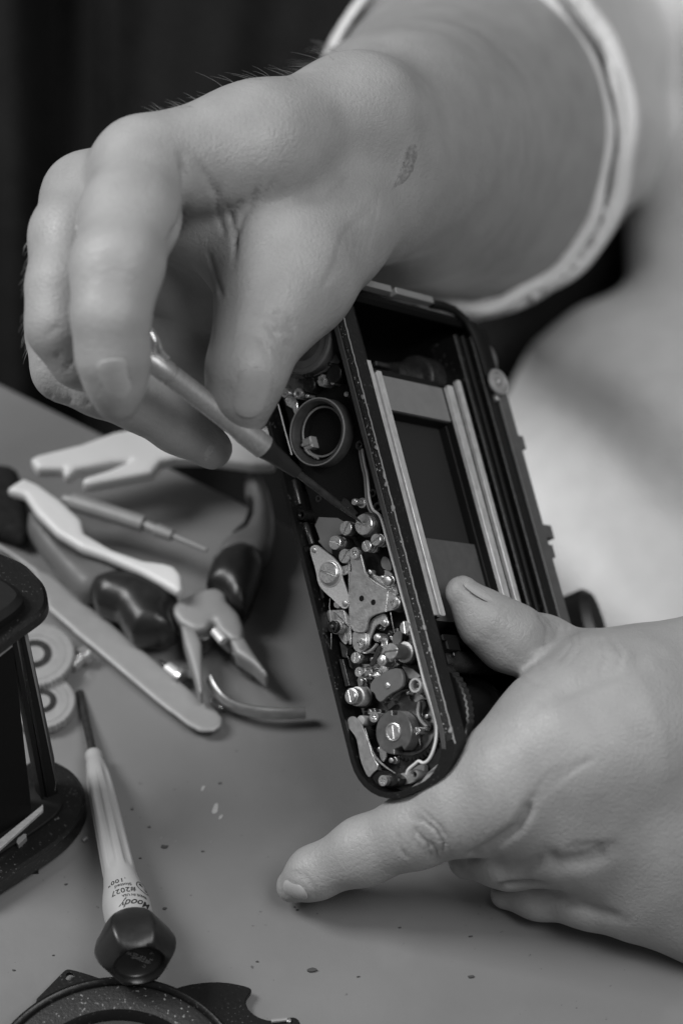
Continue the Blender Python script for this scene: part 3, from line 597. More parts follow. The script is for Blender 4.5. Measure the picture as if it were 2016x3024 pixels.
def pinr(zf, x, y, rz, h, m='steelb', fl=-7, name='rivet', base=None):
    c = zf(x, y, h); k = ZS * (2.851 / 2.613 if zf is l1 else 1); g = G(); cyl(g, c, rz * k, fl, h, rz * k * .25, n=30)
    if base: cyl(g, c, base[0] * k, fl, base[1], .1, n=30)
    return cp(name, g, m)
def hole(zf, x, y, rz, h, m='darkmet', depth=1.5):
    c = zf(x, y, h); k = ZS * (2.851 / 2.613 if zf is l1 else 1); g = G(); R = rz * k
    lathe(g, [(R, -7), (R, h - .1), (R * .95, h), (R * .6, h), (R * .5, h - .15), (R * .56, h - .35), (R * .46, h - .5), (R * .54, h - .7), (R * .44, h - .85), (R * .44, h - 1.4), (.01, h - 1.4)], lambda X, Y, Z: ident(X + c[0], Y + c[1], Z), 28); return cp('threaded_hole', g, m)
def plate(zf, pts, h, th, m, name, b=.07, it=1, holes=()):
    p = np.array([zf(*q, h)[:2] for q in pts]); p = smooth(p, it) if it else p; g = G(); prism(g, p, h - th, h, b); o = cp(name, g, m)
    for (hx, hy, hr) in holes:
        c = zf(hx, hy, h); gg = G(); R = hr * ZS; lathe(gg, [(R, h - .02), (R, h + .03), (R * .9, h + .03), (R * .86, h - .02), (.01, h - .02)][:4], lambda X, Y, Z: ident(X + c[0], Y + c[1], Z), 24)
        gg2 = G(); cyl(gg2, c, R * .9, h - .05, h + .012, 0, n=24); build('pivot_hole', gg2, 'inner', o, local=True)
    return o
# front-side dark rods, ribs and casting steps
for a_, b_, r_ in (((190, 195), (240, 400), 24), ((285, 555), (345, 735), 26), ((395, 930), (440, 1190), 20)):
    g = G(); p0, p1 = l2(*a_, -3), l2(*b_, -3); tube(g, [p0, p0 + (p1 - p0) * .02, p0 + (p1 - p0) * .98, p1], [r_ * ZS * .9, r_ * ZS, r_ * ZS, r_ * ZS * .9], 20); cp('rod', g, 'darkmet')
plate(l3, [(285, 415), (320, 420), (375, 640), (340, 650)], -2.5, 3, 'darkmet', 'guide_strip', it=0)
plate(l3, [(290, 270), (330, 300), (360, 330), (350, 380), (385, 440), (395, 495), (375, 480), (360, 410), (315, 400)], -3, 3, 'darkmet', 'guide_strip', it=0)
plate(l2, [(130, 160), (420, 430), (440, 560), (330, 560), (250, 430), (190, 250)], -5.2, 1.7, 'black', 'casting_step')
plate(l2, [(240, 540), (400, 640), (430, 760), (340, 760), (300, 800), (420, 1150), (520, 1330), (440, 1450), (360, 1200), (240, 700)], -5.4, 1.5, 'black', 'casting_step')
plate(l3, [(260, 380), (420, 470), (440, 640), (360, 760), (400, 860), (360, 1000), (330, 900), (240, 480)], -5.2, 1.7, 'black', 'casting_step')
plate(l2, [(760, 600), (930, 560), (980, 760), (1010, 930), (900, 960), (800, 900), (760, 760)], -5.4, 1.4, 'darkmet', 'casting_step')
plate(l2, [(520, 900), (640, 900), (700, 1250), (620, 1400), (560, 1300)], -6, .8, 'black', 'casting_step')
plate(l2, [(820, 1330), (1100, 1250), (1150, 1600), (900, 1700), (800, 1500)], -6, .8, 'black', 'casting_step')
# grey insulating film and pointed plates
plate(l2, [(400, 505), (560, 512), (640, 560), (640, 640), (560, 660), (505, 740), (515, 820), (470, 790), (420, 735), (395, 708), (410, 692), (368, 575)], -4.2, .25, 'greyl', 'insulating_film', it=0)
plate(l2, [(605, 342), (640, 356), (730, 470), (700, 500), (585, 388)], -3.6, .3, 'darkmet', 'pointer_plate', it=0)
plate(l2, [(520, 470), (640, 530), (700, 580), (640, 600), (560, 520)], -4.6, .3, 'steel', 'pointer_plate', it=0)
# screws round the adjusting cluster
slot(l2, 775, 565, 88, .9, (715, 545), (835, 586), pr=80, collars=((104, -7, -.3, 'darkmet'), (116, -7, -3.2, 'black')))
slot(l2, 627, 597, 60, .1, (600, 652), (652, 542), pr=50, collars=((62, -7, -1.6, 'darkmet'),))
slot(l2, 535, 718, 60, .5, (488, 698), (582, 738), pr=48, collars=((58, -7, -1.8, 'darkmet'), (70, -7, -4.6, 'black')))
slot(l2, 617, 832, 60, -.1, (590, 885), (645, 782), pr=50, collars=((62, -7, -1.5, 'steel'), (74, -7, -4, 'black')))
slot(l2, 800, 748, 48, .2, (784, 706), (816, 790), pr=44, collars=((50, -1.6, -1.1, 'steel'), (50, -2.6, -2.1, 'steel'), (46, -7, -3, 'darkmet')))
slot(l2, 878, 695, 50, .2, (846, 718), (908, 672), pr=44, collars=((54, -1.7, -1.1, 'steel'), (54, -2.8, -2.3, 'steel'), (46, -7, -3, 'darkmet')))
pinr(l2, 697, 375, 29, .6, base=(44, -2.2), name='pin')
hole(l2, 852, 303, 36, -2.2); hole(l2, 893, 420, 42, -2.2); hole(l2, 255, 485, 46, -1.2, 'black'); hole(l2, 263, 787, 42, -.8, 'black'); hole(l1, 730, 1345, 36, -2.0); hole(l2, 395, 350, 30, -4)
# diamond lever and its big screw
plate(l2, [(326, 790), (335, 750), (375, 735), (420, 765), (545, 860), (578, 915), (592, 1005), (635, 1120), (660, 1190), (655, 1255), (620, 1282), (580, 1262), (515, 1195), (430, 1120), (390, 1055), (375, 950), (343, 850)], -.9, .5, 'sand', 'diamond_lever')
slot(l2, 478, 975, 90, .1, (415, 955), (545, 1002), name='pivot_screw', fl=-1, collars=((118, -1, -.72, 'sand'), (100, -1, -.3, 'steel')))
pinr(l2, 358, 782, 24, -.6, 'steel', -1.2); pinr(l2, 617, 1230, 28, -.6, 'steel', -1.2)
plate(l2, [(560, 895), (600, 925), (668, 890), (672, 960), (640, 985), (600, 1000), (585, 960)], -1.5, .4, 'steelb', 'link_arm')
# three-armed lever
plate(l2, [(666, 800), (690, 752), (735, 765), (750, 800), (772, 880), (800, 1000), (880, 1060), (980, 1122), (1070, 1180), (1086, 1230), (1060, 1280), (960, 1300), (860, 1328), (812, 1370), (797, 1470), (740, 1478), (680, 1462), (662, 1380), (660, 1200), (662, 1000), (680, 930), (664, 880)], -.35, .55, 'steel', 'three_armed_lever', holes=((762, 1190, 28), (860, 1222, 27)))
plate(l2, [(690, 1455), (790, 1462), (806, 1560), (790, 1620), (745, 1650), (700, 1625), (680, 1560)], -.95, .5, 'steel', 'lever_foot')
plate(l2, [(968, 1120), (985, 1125), (965, 1302), (950, 1302)], -.1, .5, 'steelb', 'lever_ridge', it=0, b=.1)
cross(l2, 700, 808, 47, .35, .45, 'steelb', -1); cross(l2, 1022, 1226, 44, .15, .9, 'steel', -1, None); cross(l3, 458, 285, 42, -.2, .8, 'steel', -1)
g = G(); c = l2(1022, 1226, 0); cyl(g, c, 1.7, -7, -1.1, .1); cyl(g, c, 1.9, -3, -2.4, .1); cp('spacer', g, 'darkmet')
# lever behind, its post and spring leaf
plate(l2, [(812, 945), (850, 960), (880, 1000), (940, 1002), (955, 985), (950, 942), (1010, 970), (1050, 1050), (1075, 1185), (975, 1120), (860, 1040), (800, 985)], -2.0, .5, 'steel', 'curved_lever')
pinr(l2, 970, 1040, 42, -.2, 'steelb', name='post', base=(48, -1.4)); pinr(l2, 825, 968, 22, -1.4, 'steelb', -3)
plate(l2, [(920, 870), (945, 830), (985, 850), (1010, 900), (1015, 960), (960, 950), (930, 930)], -4, .5, 'greyl', 'disc')
# lower levers
plate(l3, [(513, 240), (518, 160), (560, 80), (620, 45), (672, 28), (690, 80), (706, 125), (668, 152), (622, 112), (580, 160), (548, 250), (535, 310), (500, 345)], -1.5, .5, 'steelb', 'hooked_lever')
pinr(l3, 662, 108, 25, -1.1, 'steel', -2.5)
plate(l3, [(175, 30), (200, 0), (240, 10), (360, 140), (380, 200), (350, 305), (310, 270), (270, 200), (180, 60)], -3.2, .4, 'steel', 'lever_arm')
plate(l3, [(225, 5), (330, 0), (372, 60), (372, 150), (290, 60)], -2.4, .3, 'steelb', 'lever_arm', it=0)
plate(l2, [(524, 1215), (570, 1235), (578, 1262), (560, 1275), (530, 1262)], -1.8, .4, 'steelb', 'lever_tip')
slot(l3, 350, 232, 38, -2.8, (340, 200), (355, 270), m='steel')
for x0_ in (376, 386):
    g = G(); tube(g, [l3(x0_ - 6, -430, -.9), l3(x0_ - 4, -150, -.9), l3(x0_, 20, -.9), l3(x0_ + 2, 292, -1.0)], .13, 6); cp('spring_wire', g, 'steelb')
# black coil post
c = l3(230, 143, -.4); g = G()
heads(g, c, 50 * ZS, -.4, ang=.2, w=.5); cp('spring_post', g, 'black')
g = G(); cyl(g, c, .45, -1, -.15, .1); cp('post_core', g, 'darkmet')
hx = [(c[0] + 1.42 * math.cos(a), c[1] + 1.42 * math.sin(a), -1.6 - a * .055) for a in np.linspace(0, 2 * math.pi * 7, 200)]
g = G(); tube(g, hx, .16, 6); tube(g, [l3(222, 200, -1.6), l3(221, 365, -1.6), l3(214, 366, -1.6)], .1, 5); tube(g, [l2(497, 1190, -2), l2(492, 1260, -2), l2(507, 1380, -2)], .1, 5); cp('coil_spring', g, 'steel')
g = G(); tube(g, [l3(720, 20, -1), l3(735, 110, -1), l3(752, 195, -1.2)], .09, 5); tube(g, [l3(330, 10, -1.5), l3(352, 110, -1.5)], .09, 5); cp('spring_wire', g, 'steelb')
slot(l3, 840, 150, 52, -.3, (838, 108), (848, 198), collars=((60, -3, -1.6, 'steel'), (50, -7, -3, 'darkmet')))
plate(l3, [(740, 200), (800, 170), (820, 210), (800, 290), (730, 300)], -3, .4, 'greyp', 'lever_arm')
slot(l3, 722, 350, 66, 1.4, (680, 358), (764, 345), name='roller', m='steel', fl=-4, collars=((88, -4.6, -3.4, 'sand'), (104, -7, -4.6, 'black')))
g = G(); cyl(g, l3(645, 430, -.8), 52 * ZS, -4, -.8, .2, n=6); cyl(g, l3(645, 430, -.8), 26 * ZS, -1, -.5, .1); cyl(g, l3(645, 430, -.8), 50 * ZS, -7, -3.3, .2); cp('nut', g, 'steelb')
plate(l3, [(640, 235), (665, 232), (690, 262), (690, 310), (670, 355), (620, 400), (580, 475), (575, 450), (610, 380), (640, 320)], -2.6, .5, 'steelb', 'link_arm', it=0)
plate(l3, [(615, 300), (640, 310), (590, 460), (550, 480), (540, 465)], -2, .5, 'darkmet', 'link_arm', it=0)
pinr(l3, 605, 235, 36, -1.4, 'steelb', name='pin'); pinr(l2, 885, 1520, 32, -1.2, 'steelb', name='pin')
g = G(); tube(g, smooth(np.array([l3(440, 335, -1.9), l3(500, 365, -1.9), (l3(560, 350, -1.9)), l3(610, 290, -1.9)]), 2, False), .35, 8); cp('bent_link', g, 'steel')
slot(l3, 423, 405, 46, -.5, (428, 355), (418, 455), pr=40, collars=((48, -7, -1.8, 'darkmet'),))
cross(l3, 453, 525, 40, -.6, .3, 'steelb')
cc = l3(510, 520, -2); g = G(); tube(g, [(cc[0] + 1.0 * math.cos(a), cc[1] - .9 + a * .04, -2.6 + 1.0 * math.sin(a)) for a in np.linspace(0, 12.5 * 3, 160)], .14, 5); cp('coil_spring', g, 'steel')
g = G(); p_ = l3(545, 555, -2); cyl(g, p_, .35, -6, -2, .1); cyl(g, l3(600, 558, -3), .9, -7, -3, .3); cp('pin', g, 'steelb')
g = G(); cyl(g, l3(640, 500, -3.4), 1.7, -7, -3.4, .1, n=40); cp('collar', g, 'steelb')
plate(l3, [(548, 602), (690, 510), (790, 488), (820, 540), (824, 600), (815, 660), (700, 722), (642, 786), (600, 760), (582, 700), (545, 690)], -1.1, .9, 'greyp', 'cover_plate', b=.15)
pinr(l3, 688, 640, 27, -.8, 'steelb', -2)
g = G(); c = l3(600, 560, -3); cp('bearing', cyl(g, c, 1.5, -7, -3.2, .2), 'darkmet')
slot(l3, 378, 728, 52, .7, (368, 682), (388, 775), name='ringed_nut', m='steelb', fl=-2, collars=((68, -2, .2, 'steel'), (82, -3.8, -1.6, 'sand'), (96, -7, -3.8, 'rubber')))
g = G(); c = l3(925, 638, -.6); lathe(g, [(62 * ZS, -7), (62 * ZS, -.75), (58 * ZS, -.6), (44 * ZS, -.6), (40 * ZS, -.9), (40 * ZS, -2.2), (.01, -2.2)], lambda X, Y, Z: ident(X + c[0], Y + c[1], Z), 36); cp('bushing', g, 'sand')
g = G(); cyl(g, c, 24 * ZS, -2.4, -1.3, .1, n=6); cp('hexagon_pin', g, 'darkmet')
plate(l3, [(815, 478), (900, 500), (970, 560), (930, 590), (870, 580)], -3, .4, 'floor', 'corner_plate', it=0)
# advance gear train
gc = l3(880, 950, -5); g = G(); lathe(g, [(8.2, -7), (8.2, -5.2), (7.9, -5)], lambda X, Y, Z: ident(X + gc[0], Y + gc[1], Z), 192, mod=lambda a, z: 1 - .085 * (np.sin(a * 48) > .1)); cp('advance_gear', g, 'darkmet')
g = G(); lathe(g, [(6.9, -5.1), (6.9, -4.7), (6.3, -4.6), (6.2, -4.9)], lambda X, Y, Z: ident(X + gc[0], Y + gc[1], Z), 60); cp('gear_face', g, 'floor')
sp = []
for k in range(7):
    a = k * 2 * math.pi / 7 + .2; sp += [(6.6 * math.cos(a - .13), 6.6 * math.sin(a - .13)), (6.6 * math.cos(a + .13), 6.6 * math.sin(a + .13)), (4.7 * math.cos(a + .3), 4.7 * math.sin(a + .3)), (4.5 * math.cos(a + .6), 4.5 * math.sin(a + .6))]
g = G(); prism(g, smooth(np.array(sp) + gc[:2], 1), -4.6, -3.6, .12); cp('star_wheel', g, 'darkmet')
for q in (l3(835, 1290, -5.5),): g = G(); lathe(g, [(4.2, -7), (4.2, -5.6), (4, -5.4)], lambda X, Y, Z: ident(X + q[0], Y + q[1], Z), 120, mod=lambda a, z: 1 - .12 * (np.sin(a * 26) > 0)); cp('pinion', g, 'darkmet')
c = l3(745, 1032, -.2); R = 180 * ZS
a = np.concatenate([np.linspace(math.radians(18), math.radians(150), 40), np.linspace(math.radians(168), math.radians(345), 50)])
disc = np.stack([c[0] + R * np.cos(a), c[1] + R * np.sin(a)], 1)
def notch(a_): a_ = math.radians(a_); return [c[0] + R * .78 * math.cos(a_), c[1] + R * .78 * math.sin(a_)]
disc = np.vstack([disc[:40], [notch(150), notch(168)], disc[40:], [notch(345), notch(18)]])
g = G(); prism(g, disc, -3.2, -.2, .14); cp('cam_disc', g, 'camd')
g = G(); lathe(g, [(R * .42, -.3), (R * .42, .05), (R * .40, .1), (R * .37, .1), (R * .35, -.1), (R * .35, -.15), (.01, -.15)], lambda X, Y, Z: ident(X + c[0], Y + c[1], Z), 40); cp('hub_ring', g, 'steelb')
slot(l3, 745, 1032, 56, .1, (740, 985), (750, 1085), name='hub_screw', m='steel', fl=-.3)
g = G(); cyl(g, c, R * .9, -5, -3.2, .1, n=48); cp('hub', g, 'black')
cross(l3, 580, 905, 44, -1.6, .5, 'steelb'); pinr(l3, 625, 860, 22, -3.2, 'darkmet'); slot(l3, 940, 1020, 30, -1.9, (940, 1000), (942, 1045), m='steelb')
plate(l3, [(625, 1120), (660, 1110), (690, 1190), (680, 1250), (650, 1290), (625, 1230)], -2.6, .5, 'steel', 'pawl'); plate(l3, [(690, 800), (740, 765), (760, 800), (700, 850)], -2.2, 1.4, 'darkmet', 'pawl', it=0)
plate(l3, [(945, 770), (965, 780), (950, 880), (990, 950), (1030, 980), (1010, 990), (960, 940), (930, 870)], -2.8, .6, 'floor', 'gear_guard')
# leaf strap and springs along the front
plate(l3, [(358, 955), (362, 915), (390, 897), (425, 903), (475, 965), (498, 1020), (540, 1120), (570, 1240), (625, 1330), (560, 1385), (540, 1420), (510, 1380), (465, 1270), (445, 1150), (430, 1080), (395, 1030), (360, 990)], -.9, .4, 'steel', 'leaf_strap')
g = G(); cyl(g, l3(495, 935, -3), .95, -7, -2.2, .3); cyl(g, l3(470, 935, -1.6), 1.1, -5, -1.5, .2); cp('spacer', g, 'bar')
for off, r_ in ((0, .14), (14, .1)):
    g = G(); tube(g, smooth(np.array([l3(492 + off, 1000, -1.2), l3(530 + off, 1130, -1.2), l3(575 + off, 1230, -1.2), l3(650 + off, 1310, -1.2), l3(760, 1378, -1.3)]), 2, False), r_, 6); cp('leaf_spring', g, 'steelb')
plate(l3, [(550, 1400), (590, 1350), (700, 1360), (790, 1410), (790, 1470), (730, 1500), (640, 1500), (580, 1460)], -1.5, 2.5, 'black', 'end_block', b=.3)
cross(l3, 655, 1440, 44, -.4, .2, 'steelb', pr=40); hole(l3, 918, 1390, 44, -2, 'floor')
plate(l3, [(790, 1380), (870, 1370), (980, 1290), (1010, 1330), (980, 1420), (850, 1480), (790, 1460)], -4.2, 1.4, 'floor', 'corner_plate')
# rewind side: round openings
kk = ZS * 2.851 / 2.613
c = l1(405, 1240, -1.0); R = 7.45; fr = lambda X, Y, Z: ident(X + c[0], Y + c[1], Z)
g = G(); lathe(g, [(R, -7), (R, -1.3), (R - .25, -1.0), (R - .75, -1.0), (R - .95, -1.4), (R - 1.2, -2.0), (R - 1.3, -4), (R - 2.0, -4.2), (R - 2.2, -8)], fr, 64); cp('battery_well', g, 'strip')
g = G(); lathe(g, [(R - .02, -1.4), (R - .02, -1.0), (R - .2, -.94), (R - .38, -1.05)], fr, 64, caps=False); cp('worn_lip', g, 'bar')
g = G(); lathe(g, [(5.62, -3.2), (5.62, -2.86), (5.3, -2.8), (5.15, -2.95)], lambda X, Y, Z: ident(X + l1(452, 1240, -3)[0], Y + l1(452, 1240, -3)[1], Z), 56, caps=False); cp('worn_lip', g, 'bar')
g = G(); c2 = l1(452, 1240, -3); lathe(g, [(5.6, -6.8), (5.6, -3.1), (5.4, -2.9), (5.0, -2.9), (4.9, -3.3), (4.9, -6.8), (.01, -6.8)], lambda X, Y, Z: ident(X + c2[0], Y + c2[1], Z), 56); cp('well_lining', g, 'inner')
g = G(); c3 = l1(560, 1220, -5.2); cyl(g, c3, 9.6, -7, -5.2, .4, n=60); cp('round_boss', g, 'black')
g = G(); k0 = l1(325, 1330, -1.8)
for q in range(4): cyl(g, (k0[0] + .1 * q, k0[1] - 1.0 + q * .62), .38, -5, -1.6, .1)
box(g, k0[0] - 1.3, k0[0] + 1.3, k0[1] - 1.3, k0[1] + 1.2, -5, -2.0, .3); tube(g, [l1(318, 1380, -2), l1(345, 1410, -2.5), l1(420, 1450, -3)], .25, 6); cp('battery_contact', g, 'bar')
cross(l1, 160, 940, 36, .1, .6, 'steelb', pr=34)
for (x_, y_, r_) in ((258, 945, 44), (445, 845, 50)):
    c = l1(x_, y_, -1.2); g = G(); lathe(g, [(r_ * kk, -5), (r_ * kk, -1.4), (r_ * kk * .9, -1.2), (r_ * kk * .45, -1.2), (r_ * kk * .4, -2.2), (.01, -2.2)], lambda X, Y, Z: ident(X + c[0], Y + c[1], Z), 64, mod=lambda a, z: 1 - .16 * (np.sin(a * 8) > .2)); cp('castellated_nut', g, 'steelb')
pinr(l1, 525, 860, 18, -1.6, 'steelb'); pinr(l1, 330, 965, 16, -2, 'steelb'); pinr(l1, 630, 950, 22, -2.6, 'steelb')
plate(l1, [(158, 990), (180, 965), (232, 960), (252, 1010), (258, 1085), (238, 1112), (218, 1062), (172, 1035)], -2.6, .4, 'steelb', 'contact_plate', it=0)
g = G(); tube(g, [l1(108, 1028, -.8), l1(160, 1230, -.8), l1(213, 1420, -.8)], .12, 6); cp('spring_wire', g, 'wire')
g = G(); box(g, *(lambda a, b: (a[0], b[0], a[1], b[1]))(l1(470, 690, -1), l1(600, 870, -1)) , -7, -1.2, .3) if False else None
for (x_, y_, r_, h_) in ((345, 880, 52, -1.2), (535, 790, 66, -.8)):
    g = G(); cyl(g, l1(x_, y_, h_), r_ * kk * 1.15, -7, h_, .3, n=8); cyl(g, l1(x_ - 35, y_ - 70, h_ + .2), .45, -4, h_ + .3, .1); cp('terminal_block', g, 'black')
c = l1(290, 520, -1.5); fr = lambda X, Y, Z: ident(X + c[0], Y + c[1], Z)
g = G(); lathe(g, [(7.9, -7), (7.9, -1.9), (7.5, -1.5), (6.7, -1.5), (6.5, -1.8)], fr, 60); cp('cap_ring', g, 'greyp')
g = G(); lathe(g, [(6.5, -3), (6.5, -2.0), (3.4, -1.6), (3.2, -1.9), (.01, -1.9)], fr, 60); cp('round_cap', g, 'glass')
plate(l1, [(190, 790), (400, 760), (520, 600), (560, 650), (590, 720), (450, 790), (330, 830), (200, 830)], -4.4, 1.2, 'floor', 'corner_plate')
c = l2(575, 290, -3.2); g = G(); lathe(g, [(4.1, -7), (4.1, -4.9), (3.9, -4.6), (3.3, -4.6), (3.2, -4.9), (3.2, -6), (.01, -6)], lambda X, Y, Z: ident(X + c[0], Y + c[1], Z), 56); cp('blanking_disc', g, 'darkmet')
g = G(); cyl(g, c, 3.0, -6.2, -5.7, .1, n=50); cp('round_opening', g, 'blackm')
# white insulated wire laid along the back wall
wp = [l1(752, 1350, -2.6), l1(775, 1500, -2.4), l2(808, 130, -2.4), l2(818, 240, -2.4), l2(822, 330, -2.2), l2(838, 400, -2), l2(860, 452, -1.8), l2(908, 478, -1.6), l2(935, 540, -1.4), l2(962, 640, -1.2), l2(1010, 820, -1.1), l2(1055, 980, -1.0), l2(1100, 1160, -.9), l2(1140, 1300, -.8), l2(1190, 1490, -.8), l3(880, 110, -.8), l3(915, 250, -.8), l3(955, 400, -.8), l3(1000, 600, -.8), l3(1050, 740, -.8), l3(1092, 880, -.8), l3(1112, 980, -.8), l3(1108, 1080, -.8), l3(1080, 1190, -.8), l3(1040, 1270, -.9), l3(992, 1298, -1), l3(958, 1270, -1.1), l3(925, 1300, -1.2), l3(868, 1345, -1.4), l3(856, 1385, -1.8)]
g = G(); tube(g, smooth(np.array(wp), 2, False), .33, 10); cp('white_wire', g, 'wire')
g = G(); tube(g, smooth(np.array(wp[:9]) + np.array([0, -.95, -.3]), 2, False), .3, 8); cp('grey_wire', g, 'greyl'); g = G(); tube(g, smooth(np.array(wp[18:23]) + np.array([0, -.75, -.5]), 2, False), .3, 8); cp('grey_wire', g, 'greyl')
# small fittings that crowd the train between the larger screws
for (zf_, x_, y_, r_, h_, m_) in ((l2, 700, 640, 20, -3.5, 'darkmet'), (l2, 730, 880, 26, -3.2, 'steel'), (l2, 600, 1080, 20, -4, 'steel'), (l2, 870, 1080, 20, -1.5, 'steelb'), (l2, 930, 1010, 14, -1.3, 'steelb'), (l2, 905, 1420, 30, -3, 'steel'), (l2, 1000, 1480, 26, -3.4, 'darkmet'), (l3, 700, 430, 30, -2.6, 'steelb'), (l3, 560, 420, 22, -3.4, 'steel'), (l3, 500, 640, 26, -3.8, 'darkmet'), (l3, 470, 600, 18, -3, 'steel'), (l3, 540, 860, 24, -3.6, 'steel'), (l3, 660, 780, 22, -3, 'darkmet'), (l3, 960, 700, 18, -3.2, 'steel'), (l3, 860, 700, 16, -3, 'steelb'), (l3, 1020, 900, 18, -3.8, 'steel'), (l3, 620, 1180, 22, -3, 'steelb'), (l3, 720, 1270, 24, -3.4, 'steel'), (l2, 480, 300, 26, -4.8, 'darkmet'), (l2, 450, 160, 18, -5, 'steel'), (l2, 700, 120, 22, -5, 'steel'), (l2, 620, 80, 14, -5, 'steelb')):
    pinr(zf_, x_, y_, r_, h_, m_, -7, name='pin', base=(r_ * 1.35, h_ - 1.2))
plate(l2, [(700, 60), (780, 100), (800, 260), (760, 320), (700, 200)], -5.6, .6, 'greyp', 'cover_plate'); plate(l2, [(430, 500), (470, 470), (600, 470), (690, 520), (640, 560), (520, 520)], -5.0, .4, 'greyl', 'link_arm')
plate(l3, [(560, 470), (640, 440), (760, 440), (800, 470), (700, 500), (590, 540)], -4.2, .5, 'steel', 'link_arm'); plate(l2, [(840, 1340), (960, 1330), (1060, 1400), (1080, 1560), (1010, 1560), (980, 1440), (860, 1400)], -4.4, .5, 'steel', 'lever_arm')
plate(l3, [(430, 560), (520, 560), (560, 640), (540, 760), (500, 820), (460, 700)], -5, .5, 'floor', 'cover_plate')
# dust and flecks on the plate
g = G(); rs2 = np.random.RandomState(8)
for k in range(260):
    x_, y_ = rs2.uniform(68, 175), rs2.choice([rs2.uniform(1.3, 4.5), rs2.uniform(4, 22)], p=[.6, .4]); r_ = rs2.uniform(.03, .09); cyl(g, (x_, y_), r_, -7, (-5.35 if y_ < 4.5 else -6.9) + rs2.uniform(0, .1), .01, n=5)
tag(cp('dust', g, 'bar'), kind='stuff')
#NEXT2
# ------------------------------------------------------------------ lettering
def text_mesh(body, size, shear=0, spacing=1.0):
    cu = bpy.data.curves.new('t', 'FONT'); cu.body = body; cu.size = size; cu.align_x = 'LEFT'; cu.shear = shear; cu.space_character = spacing; cu.resolution_u = 3; cu.offset = size * .012
    o = bpy.data.objects.new('t', cu); C.objects.link(o); me = bpy.data.meshes.new_from_object(o); bpy.data.objects.remove(o)
    v = np.array([x.co[:] for x in me.vertices]); f = [tuple(p.vertices) for p in me.polygons]; bpy.data.meshes.remove(me); return v, f
def add_text(g, body, size, fn, thick=.06, shear=0, spacing=1.0):
    v, f = text_mesh(body, size, shear, spacing); n = len(v); w_ = v[:, 0].max()
    top = fn(v[:, 0], v[:, 1], thick, w_); bot = fn(v[:, 0], v[:, 1], -.03, w_)
    from collections import Counter
    ec = Counter(); 
    for q in f:
        for i in range(len(q)): ec[(q[i], q[(i + 1) % len(q)])] += 1
    side = [(a, b, b + n, a + n) for (a, b) in ec if (b, a) not in ec]
    g.add(np.vstack([top, bot]), f + [tuple(i + n for i in q[::-1]) for q in f] + side)
# ------------------------------------------------------------------ screwdriver in the right hand
DS = float((LO + SC * (LM @ l2(775, 565, .9)) - CAM) @ FW)
tp, en = P(1069, 1544, DS - .3), P(440, 1058, 561); ax_ = (en - tp); LN = np.linalg.norm(ax_); ax_ /= LN
drv = thing('screwdriver', 'slim metal screwdriver held in the fingertips, its tip in the largest slotted screw', 'screwdriver', tp)
fr = frame(tp, ax_); fr0 = fr
s_ = lambda f: f * LN
g = G(); lathe(g, [(.05, 0), (.42, .02), (.45, .6), (.62, 4), (.86, 9), (.86, s_(.33))], fr, 24, mod=lambda a, z: 1 - (.75 * max(0, 1 - z / 4.5)) * np.abs(np.sin(a + 1.2)))
build('blade', g, 'darkmet', drv)
g = G(); lathe(g, [(.9, s_(.31)), (1.25, s_(.313)), (1.45, s_(.34)), (1.9, s_(.40)), (2.25, s_(.445)), (2.5, s_(.46)), (2.5, s_(.468)), (2.2, s_(.472))], fr, 30); build('collar', g, 'rubber', drv)
g = G(); lathe(g, [(2.1, s_(.465)), (2.75, s_(.472)), (2.75, s_(.56)), (2.45, s_(.60)), (2.4, s_(.90)), (2.2, s_(.903)), (2.2, s_(.91)), (2.5, s_(.914)), (2.5, s_(.985)), (1.9, s_(1.0)), (1.5, s_(1.05)), (1.5, s_(1.08))], fr, 36); build('handle', g, 'alu', drv)
g = G(); tube(g, smooth(np.array([P(492, 1062, 561), P(468, 1040, 560), P(462, 1012, 560), P(440, 975, 562), P(425, 955, 565)]), 2, False), .65, 10, flat=1.8); build('clip', g, 'steelb', drv)

# ------------------------------------------------------------------ screwdriver lying on the table
pa, pb = T(276, 2227, 4.2), T(412, 2850, 17); ax_ = pb - pa; LN2 = np.linalg.norm(ax_); ax_ /= LN2
nrm_ = (CAM - pb) / np.linalg.norm(CAM - pb); nrm_ = nrm_ - ax_ * (nrm_ @ ax_); nrm_ /= np.linalg.norm(nrm_); sd = np.cross(ax_, nrm_)
if sd[0] < 0: sd = -sd
def fr(a, b, c): a = np.asarray(a, float); return pa + np.multiply.outer(a, nrm_) + np.multiply.outer(np.asarray(b, float), sd) + np.multiply.outer(np.asarray(c, float) + 0 * a, ax_)
drv2 = thing('screwdriver', 'ivory screwdriver with a black six-sided cap lying on the table beside the black shell', 'screwdriver', pa * [1, 1, 0])
q = LN2
g = G(); lathe(g, [(1.0, -22), (1.05, 2)], fr, 20); build('blade', g, 'darkmet', drv2)
prof = [(.6, -.6), (1.7, -.5), (2.0, 0), (2.05, .02 * q), (1.85, .03 * q), (2.25, .05 * q), (2.75, .11 * q), (3.0, .2 * q), (3.25, .35 * q), (3.45, .48 * q), (3.6, .56 * q), (3.75, .60 * q), (4.2, .645 * q), (4.9, .69 * q), (5.35, .73 * q), (5.4, .77 * q), (5.2, .81 * q), (4.9, .86 * q)]
pz = np.array([z for _, z in prof]); pr_ = np.array([r for r, _ in prof]); zs = np.concatenate([[-.6, -.5], np.linspace(0, .86 * q, 70)])
def flute(a, z): k = np.clip((z - .06 * q) / (.08 * q), 0, 1) * np.clip((.60 * q - z) / (.035 * q), 0, 1); return 1 - .11 * k * np.clip(np.cos(6 * (a + .28)) * 1.6, -.4, 1)
